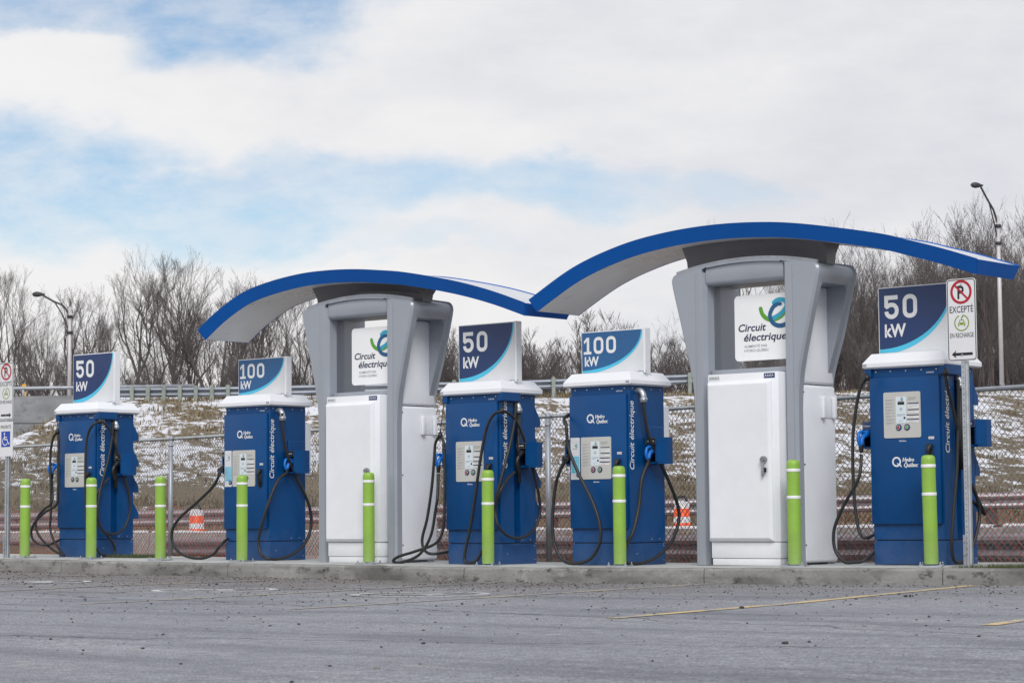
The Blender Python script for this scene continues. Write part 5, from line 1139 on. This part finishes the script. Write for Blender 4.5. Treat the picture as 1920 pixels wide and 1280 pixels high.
def build_barriers():
    # precast concrete blocks in a line, each a thing of its own
    proto = None; n = 0
    spec = [(-36.2, 1), (-33.2, 1), (-30.2, 1), (-27.2, 1), (-24.2, 1), (-21.2, 1), (-18.2, 1), (-15.2, 1), (-12.2, 1), (-9.2, 1)]
    labs = {-30.2: 'grey concrete barrier block seen through the fence left of the far orange barrel', -27.2: 'grey concrete barrier block with the far orange barrel standing behind its end'}
    for (u, _) in spec:
        u1 = u + 2.98; v0, v1 = bar_v(u) + .35, bar_v(u1) + .35; a = math.atan2(v1 - v0, u1 - u)
        if proto is None:
            mb = MB(); prof = [(-.28, 0), (.28, 0), (.28, .12), (.13, .32), (.09, .80), (-.09, .80), (-.13, .32), (-.28, .12)]
            mb.prism([(y, z) for y, z in prof], 0, 2.96, concblk, 'x'); bmesh.ops.bevel(mb.bm, geom=mb.bm.edges[:], offset=.012, segments=1, affect='EDGES'); proto = o = mb.obj('concrete_barrier')
            sn = MB(); n_ = 24; rows_ = []
            for i in range(n_ + 1):
                x = .02 + 2.92 * i / n_; hh = .035 + .02 * noise.noise((x * 1.7, 2, 0)); rows_.append([sn.bm.verts.new((x, y, .795 + z_)) for y, z_ in ((-.088, .004), (-.084, hh * .8), (-.03, hh), (.04, hh * .95), (.084, hh * .6), (.088, .004))])
            for A, Bq in zip(rows_, rows_[1:]):
                for j in range(5): f = sn.bm.faces.new((A[j], A[j + 1], Bq[j + 1], Bq[j])); f.material_index = sn.mi(snowm); f.smooth = True
            sn.obj('snow_crust', o)
        else:
            o = proto.copy(); COL.objects.link(o)
            for ch in proto.children: c_ = ch.copy(); COL.objects.link(c_); c_.parent = o
        o.location = (u, v0, -.46 + lerp(u, [(-30, -.06), (-12, 0.02)])); o.rotation_euler = (0, 0, a)
        tag(o, labs.get(u, 'pale concrete barrier block standing behind the fence and its netting'), 'concrete barrier', 'concrete barrier blocks behind the fence')
    # snow crust on top of the blocks
    # near guardrail in front of the blocks
    for (ua, ub, lab, pv) in ((-29.6, -26.3, 'short length of dull guardrail in front of the blocks by the far orange barrel', (-29.5, -26.45)), (-24.8, -6.2, 'long dull steel guardrail right behind the fence at the near end', (-24.6, -22.0, -19.4, -17.2, -15.0, -12.95, -10.9, -8.6, -6.6)), (-35.5, -30.6, 'dull steel guardrail behind the fence at the far end of the row', (-35.2, -33, -30.8))):
        t = thing('guardrail', (ua, bar_v(ua), -.45), lab, 'guardrail', 'dull guardrails right behind the fence'); off = -Vector(t.location); z = lambda u: .125 + lerp(u, [(-30, -.09), (-12, 0)])
        mb = MB(); us = [ua + (ub - ua) * i / 20 for i in range(21)]; wbeam(mb, [Vector((u, bar_v(u), z(u))) + off for u in us], rail_old); mb.obj('rail', t)
        for u in pv: mb = MB(); c = Vector((u, bar_v(u) + .11, 0)) + off; mb.box(c.x - .07, c.x + .07, c.y - .06, c.y + .09, -.2, z(u) + .2 + off.z, woodb, .01); mb.obj('rail_post', t)
    # far guardrail across the road
    t = thing('guardrail', (*cw(2, 42), .2), 'low dull steel guardrail across the road at the foot of the slope', 'guardrail'); off = -Vector(t.location); t.location.z = 0; off.z = 0
    A, Bp = Vector((-20.0, 38.06, .72)), Vector((-32.6, 28.8, .53)); dd = (Bp - A)
    mb = MB(); pts = [A + dd * q for q in (-.8, -.3, 0, .25, .5, .75, 1, 1.3)]; wbeam(mb, [p + off for p in pts], rail_old, flip=-1); mb.obj('rail', t)
    for q in [-.75 + .13 * i for i in range(16)]:
        p = A + dd * q + off; mb = MB(); mb.box(p.x - .08, p.x + .08, p.y + .05, p.y + .22, p.z - .9, p.z + .14, mat('dark timber', (.09, .08, .075), .85, var=.3), .01); mb.obj('rail_post', t)
build_barriers()
def barrel(loc, lab):
    t = thing('traffic_barrel', loc, lab, 'traffic barrel', 'orange and white traffic barrels'); z = 0; k = 1.0
    mb = MB(); prof = []
    bands = [(.0, .10, signw), (.10, .235, orange), (.235, .335, signw), (.335, .465, orange), (.465, .565, signw), (.565, .705, orange), (.705, .80, signw)]
    for i, (a, b, m_) in enumerate(bands): r = .165 - .006 * i; prof += [(r, a + .002, m_), (r - .001, b - .002, m_)]
    prof += [(.10, .825, signw), (.06, .83, signw), (.001, .83, signw)]; mb.lathe(prof, signw, 24); mb.obj('drum', t)
    mb = MB(); mb.tube(spline([(-.09, 0, .80), (-.095, 0, .86), (-.05, 0, .90), (.05, 0, .90), (.095, 0, .86), (.09, 0, .80)], 5), .022, blackp, 8); mb.obj('carry_handle', t)
    mb = MB(); mb.lathe([(.24, 0), (.24, .05), (.17, .06)], blackp, 20); mb.obj('rubber_base', t)
barrel((-31.52, 28.36, -.14), 'orange and white barrel framed by the cable loop of the far 100 kW charger'); barrel((-22.33, 30.87, -.09), 'orange and white barrel between the near 100 kW charger and the near kiosk')
# guardrail along the top of the slope
def build_top_rail():
    pts = [cw(-13.1, 74), cw(-10, 74), cw(0, 74.5), cw(6.2, 75)]; zs = [4.62, 4.62, 4.78, 4.98]
    t = thing('guardrail', (pts[1][0], pts[1][1], 4.3), 'steel guardrail on timber posts along the top of the snowy slope', 'guardrail'); off = -Vector(t.location)
    P = [Vector((p[0], p[1], z)) + off for p, z in zip(pts, zs)]; mb = MB(); wbeam(mb, P, mat('blue grey rail steel', (.20, .22, .26), .45, .4, var=.2, vscale=2), flip=1); mb.obj('rail', t)
    xs = [-12.9 + .52 * i for i in range(10)] + [-7.4, -5.6, -3.8, -1.9, 0, 1.35, 3.2, 5.85]
    for x in xs:
        Z = lerp(x, [(-13.1, 74), (-10, 74), (0, 74.5), (6.2, 75)]); u, v = cw(x, Z - .16); z = lerp(x, [(-13.1, 4.62), (-10, 4.62), (0, 4.78), (6.2, 4.98)]); w = .062
        mb = MB(); M = Matrix.Translation(Vector((u, v, z)) + off) @ Matrix.Rotation(-HEAD, 4, 'Z'); mb.box(-w, w, -.07, .07, -.75, .20, wood, .01, 1, M); mb.obj('rail_post', t)
build_top_rail()
# concrete retaining wall at the far left with its railing
def build_wall():
    a = Vector((*cw(-22, 77), 0)); b = Vector((*cw(-13.4, 77), 0)); d = (b - a).normalized()
    M = plane((a.x, a.y, 0), d, (0, 0, 1)); L_ = (b - a).length
    t = thing('retaining_wall', (a.x, a.y, 2.4), 'grey concrete retaining wall with a steel railing behind the accessible parking sign', 'wall'); Mi = Matrix.Translation(-Vector(t.location)) @ M
    mb = MB(); mb.prism([(x, z) for x, z in ((0, 1.5), (L_, 1.5), (L_, 4.72), (0, 4.60))], -.2, .2, concwall, 'y', M=Mi @ Matrix(((1, 0, 0, 0), (0, 0, 1, 0), (0, 1, 0, 0), (0, 0, 0, 1)))); 
    mb.obj('wall', t); mb = MB()
    for z in (2.75, 3.75): mb.face([Mi @ Vector(p) for p in ((0, z, .203), (L_, z, .203), (L_, z + .025, .203), (0, z + .025, .203))], dirt)
    mb.obj('formwork_joints', t)
    mb = MB(); mb.tube([Mi @ Vector((0, 4.92, 0)), Mi @ Vector((L_ + 2.6, 5.0, 0))], .06, galvd, 10); ro = mb.obj('railing', t)
    for x in (.4, 2.9, 5.4, 7.9): mb = MB(); mb.tube([Mi @ Vector((x, 4.55, 0)), Mi @ Vector((x, 4.95, 0))], .045, galvd, 8); mb.obj('railing_post', ro)
    u, v = cw(-17.0, 79); mb = MB(); M = Matrix.Translation((u, v, 4.6)) @ Matrix.Rotation(-HEAD, 4, 'Z'); mb.box(-.07, .07, -.02, .02, 0, .62, yellowp, .01, 1, M); 
    for z in (.12, .36): mb.box(-.072, .072, -.024, -.021, z, z + .07, mat('marker black', (.05, .04, .03), .6), 0, 1, M)
    tag(mb.obj('hazard_marker'), 'narrow yellow hazard marker standing behind the railing of the concrete wall', 'marker')
build_wall()
# street lamps
def lamp(base, zt, arm, head, lab, r0=.082):
    t = thing('street_lamp', base, lab, 'street lamp', 'street lamps along the ramp'); H = zt - base[2]; A = Vector(arm); mb = MB()
    mb.tube([(0, 0, -.4), (0, 0, H)], [r0, r0 * .72], mat('pale lamp pole', (.55, .53, .54), .5, .2, var=.06), 14); po = mb.obj('pole', t)
    e = A; mb = MB(); dk = mat('dark lamp arm', (.05, .05, .055), .5, .4)
    mb.tube(spline([(0, 0, H - .35), e * .22 + Vector((0, 0, H - .35 + e.z * .0 + .28)), e * .6 + Vector((0, 0, H - .35 + .30 + .0)), e + Vector((0, 0, H))], 8), .036, dk, 8)
    mb.tube(spline([(0, 0, H - .95), e * .25 + Vector((0, 0, H - .45)), e * .55 + Vector((0, 0, H - .10 + e.z * .1))], 8), .024, dk, 8)
    for z in (H - .35, H - .95): mb.tube([(0, 0, z - .05), (0, 0, z + .05)], r0 + .03, dk, 12)
    mb.obj('arm', t); mb = MB(); d = Vector((A.x, A.y, 0)).normalized(); q = e + Vector((0, 0, H)); pr = [(-.10, .03), (0, .05), (.08, .085), (.20, .105), (.31, .08), (.37, .02)]
    mb.tube([q + d * s + Vector((0, 0, .02)) for s, r in pr], [r for s, r in pr], dk, 14); mb.obj('lamp_head', t, smooth_angle=60)
uR, vR = -37.38, 70.5
lamp((uR, vR, 4.75), 10.7, (*[(Vector((*cw(-.62, -.2), 0)))[i] for i in (0, 1)], 1.02), None, 'tall street lamp above the right end of the near canopy, dark curved arm')
lamp((-67.45, 54.32, 4.7), 8.45, (*[(Vector((*cw(-1.05, 0), 0)))[i] for i in (0, 1)], .48), None, 'street lamp standing behind the concrete retaining wall, lower arm of the two')
# ------------------------------------------------------------------ bare trees
def grow(seed, H, r0, spread, levels, upright, fork, density=1.0, lean=.0, bare=.25):
    """Bare tree: returns (trunk mesh builder, crown mesh builder)."""
    rr = random.Random(seed); tr, cr = MB(), MB(); bm_k = (bark, twig)
    def branch(p, d, L, r, lev, mb, mt):
        n = max(3, int(L / (.55 if lev == 0 else .32))) if lev < 2 else (4 if lev == 2 else 3)
        pts = [p]; cur = d.copy(); step = L / n; rs = [r]; nodes = []
        for i in range(n):
            j = .07 if lev == 0 else .13
            cur = (cur + Vector((rr.gauss(0, j), rr.gauss(0, j), rr.gauss(0, j * .5))) + Vector((0, 0, upright * (.10 if lev else .10)))).normalized()
            p = p + cur * step; pts.append(p); f = (i + 1) / n; rs.append(max(.0055, r * (1 - f * .82))); nodes.append((p, cur.copy(), rs[-1], f))
        mb.tube(pts, rs, mt, 7 if lev == 0 else (5 if lev == 1 else 3), cap=False)
        if lev >= levels: return
        m_ = (int(fork[lev] * density) if lev < len(fork) else 3)
        for k in range(m_):
            f = rr.uniform(bare if lev == 0 else .15, 1.0) if k else 1.0
            i = min(n - 1, int(f * n)); q, dd, rq, ff = nodes[i]
            a = dd.orthogonal().normalized(); b = dd.cross(a); th = rr.random() * 6.283; s = spread * rr.uniform(.55, 1.15) * (1.0 if lev else (1.25 - .7 * ff))
            nd = (dd * math.cos(s) + (a * math.cos(th) + b * math.sin(th)) * math.sin(s)).normalized()
            LL = L * rr.uniform(.34, .58) * (1.15 - .55 * ff if lev == 0 else 1.0)
            branch(q, nd, LL, max(.007, min(rq * .62, r * .42)), lev + 1, cr, twigmat[0])
    twigmat = [twig]
    def limb(p, d, L, r, lev):
        """Forking growth: each limb ends in two or three smaller ones and carries fine side twigs."""
        n = 5 if lev < 2 else (4 if lev < 4 else 3); cur = d.copy(); pts = [p]; rs = [r]; mb, mt = (tr, bark) if lev == 0 else (cr, bark if lev < 3 else twig); end = max(.0045, r * (.80 if lev < levels else .5)); dirs = []
        for i in range(n):
            cur = (cur + Vector((rr.gauss(0, .09), rr.gauss(0, .09), rr.gauss(0, .05))) + Vector((0, 0, upright * .06))).normalized(); p = p + cur * (L / n); pts.append(p); rs.append(r + (end - r) * (i + 1) / n); dirs.append(cur.copy())
        mb.tube(pts, rs, mt, 7 if lev == 0 else (5 if lev < 3 else 3), cap=False)
        def off(dd, s):
            a = dd.orthogonal().normalized(); b = dd.cross(a); th = rr.random() * 6.283
            return (dd * math.cos(s) + (a * math.cos(th) + b * math.sin(th)) * math.sin(s)).normalized()
        if lev >= levels: return
        for i in range(1, n):                                       # side limbs and twigs
            if lev >= 1 and rr.random() < (.6 if lev < 3 else .65):
                limb(pts[i], off(dirs[i], rr.uniform(.5, 1.0)), L * rr.uniform(.35, .6), max(.0045, rs[i] * .42), max(lev + 2, levels - 1 if lev > 1 else 3))
        k = (3 if rr.random() < (.75 if lev == 0 else .30) else 2)
        for j in range(k):
            s = rr.uniform(.5, 1.0) * spread * (1.05 if lev == 0 else .85); limb(p, off(cur, s), L * rr.uniform(.62, .88), max(.0045, end * rr.uniform(.62, .85)), lev + 1)
    if fork is None: limb(Vector((0, 0, -.3)), Vector((rr.gauss(0, lean), rr.gauss(0, lean), 1)).normalized(), H * rr.uniform(.26, .34), r0, 0); return tr, cr
    branch(Vector((0, 0, -.3)), Vector((rr.gauss(0, lean), rr.gauss(0, lean), 1)).normalized(), H, r0, 0, tr, bark)
    return tr, cr
def plant(proto, X, Z, sc, rz, label, cat, group):
    """A copy of a tree with its own trunk and crown, standing on the ground."""
    o = proto.copy(); COL.objects.link(o)
    for ch in proto.children:
        c = ch.copy(); COL.objects.link(c); c.parent = o
    u, v = cw(X, Z); o.location = (u, v, ground_z(u, v) - .05); o.scale = (sc * 1.0, sc * 1.0, sc); o.rotation_euler = (0, 0, rz); tag(o, label, cat, group)
    return o
PROTOS = []
def proto(name, *a, mats=None, **k):
    tr, cr = grow(*a, **k); t = bpy.data.objects.new(name, None); COL.objects.link(t)
    if mats:
        tr.mats = [mats[0]]; cr.mats = [mats[1]]
    tr.obj('trunk', t); cr.obj('crown', t); PROTOS.append(t); return t
big = [proto('bare_tree', s, 8.4, .15, .58, 7, u_, None, lean=.02) for s, u_ in ((1, 1.6), (2, 1.3), (3, 1.8), (4, 1.5))]
thin = [proto('bare_tree', s, 8.4, .085, .42, 3, .9, (18, 7, 5), mats=(bark2, twig2), bare=.10, lean=.06) for s in (11, 12, 13, 14, 15)]
def bushproto(seed):
    rr = random.Random(seed); st, tw = MB(), MB()
    for k in range(16):
        a = rr.random() * 6.28; d = Vector((math.cos(a) * rr.uniform(.05, .5), math.sin(a) * rr.uniform(.05, .5), 1)).normalized(); p = Vector((math.cos(a) * .3, math.sin(a) * .3, -.1)); L_ = rr.uniform(2.0, 3.6); pts = [p]; 
        for i in range(5): d = (d + Vector((rr.gauss(0, .1), rr.gauss(0, .1), .05))).normalized(); pts.append(pts[-1] + d * L_ / 5)
        st.tube(pts, [.022, .02, .017, .014, .011, .007], bark2, 4, cap=False)
        for i in range(1, 6):
            for _ in range(5):
                b = rr.random() * 6.28; e = (d + Vector((math.cos(b), math.sin(b), .35)) * .8).normalized(); q = pts[i]; l2 = rr.uniform(.35, .9); m1 = q + e * l2 * .5 + Vector((0, 0, .03)); tw.tube([q, m1, q + e * l2 + Vector((0, 0, .14))], [.009, .008, .006], twig2, 3, cap=False)
                for _ in range(2):
                    g = (e + Vector((rr.gauss(0, .6), rr.gauss(0, .6), .4))).normalized(); tw.tube([m1, m1 + g * rr.uniform(.2, .5)], [.007, .006], twig2, 3, cap=False)
    t = bpy.data.objects.new('bare_shrub', None); COL.objects.link(t); st.obj('stems', t); tw.obj('crown', t); PROTOS.append(t); return t
bush = [bushproto(s) for s in (21, 22, 23)]
rt = random.Random(77)
GB = 'bare trees along the top of the slope'
# the large trees on the left that stand out one by one: (pixel-free) bearing, distance, height factor
BIG = [(-.222, 92, .92, 0, 'bare tree behind the concrete wall, farthest left of the big trees'), (-.196, 90, 1.08, 1, 'tall bare tree with a round spreading crown directly behind the far street lamp'), (-.180, 97, 1.0, 2, 'bare tree just right of the street lamp pole behind the wall'),
       (-.166, 91, 1.02, 3, 'bare tree with a narrow top rising behind the far 50 kW sign'), (-.152, 95, 1.06, 0, 'bare tree filling the gap right of the far 50 kW sign'), (-.136, 90, 1.10, 2, 'bare tree with forked limbs left of the far canopy tip'),
       (-.122, 93, 1.10, 1, 'bare tree crossed by the tip of the far canopy'), (-.109, 91, .95, 3, 'bare tree behind the far 100 kW sign'), (-.096, 95, .84, 0, 'bare tree between the far 100 kW sign and the far kiosk'), (-.147, 104, .9, 3, 'bare tree standing deeper behind the others right of the far 50 kW sign'), (-.208, 101, .8, 2, 'bare tree deeper behind the wall railing, left of the lower lamp'),
       (.052, 100, .80, 1, 'lone bare tree with fanned limbs above the 100 kW sign between the kiosks'), (.078, 92, .70, 2, 'bare tree half hidden by the left flank of the near kiosk'), (.10, 96, 1.22, 0, 'bare tree whose top pokes out above the crown of the near canopy')]
for s, Z, sc, k, lab in BIG: plant(big[k], s * Z, Z, sc * .52 * 10.84 / (9.1, 9.02, 10.02, 8.58)[k], rt.random() * 6.28, lab, 'tree', GB)
fill_big = [plant(big[i % 4], s_ * Z_, Z_, sc_ * 1.18, rt.random() * 6.28, 'slender bare tree among the large ones behind the left guardrail', 'tree', 'slender bare trees behind the left guardrail') for i, (s_, Z_, sc_) in enumerate([(-.232, 98, .42), (-.214, 106, .46), (-.202, 112, .5), (-.189, 108, .54), (-.160, 112, .6), (-.142, 98, .56), (-.130, 108, .62), (-.115, 104, .6), (-.103, 106, .52), (-.09, 101, .46), (-.084, 95, .40), (-.145, 92, .42)])]
LT = 'thin bare tree in the brown thicket behind the right half of the row'; LT2 = 'thin bare tree in the row behind the left guardrail'; LS = 'low bare shrub at the foot of the trees on the slope top'
def fill(n, s0, s1, z0, z1, h0, h1, protos, lab, grp, cat, hf=None):
    for i in range(n):
        s = s0 + (s1 - s0) * (i + rt.random()) / n; Z = rt.uniform(z0, z1); sc = rt.uniform(h0, h1) * (hf(s) if hf else 1); plant(protos[i % len(protos)], s * Z, Z, sc, rt.random() * 6.28, lab, cat, grp)
fill(125, .112, .245, 82, 116, .54, .66, thin, LT, 'thin bare trees of the right thicket', 'tree', lambda s: lerp(s, [(.12, .78), (.16, .86), (.19, .95), (.215, 1.05), (.24, .98)]))
fill(22, -.235, -.07, 92, 112, .32, .50, thin, LT2, 'thin bare trees of the left row', 'tree')
fill(26, -.075, .115, 88, 106, .22, .33, thin, 'short thin bare tree in the low growth behind the middle of the row', 'short thin bare trees behind the middle', 'tree')
fill(60, -.05, .24, 80, 104, .55, .85, bush, LS, 'low bare shrubs on the slope top', 'shrub')
fill(26, -.235, -.06, 84, 104, .4, .65, bush, 'low bare shrub between the left trees behind the guardrail', 'low bare shrubs between the left trees', 'shrub')
for t in PROTOS:
    for c in list(t.children): bpy.data.objects.remove(c)
    bpy.data.objects.remove(t)
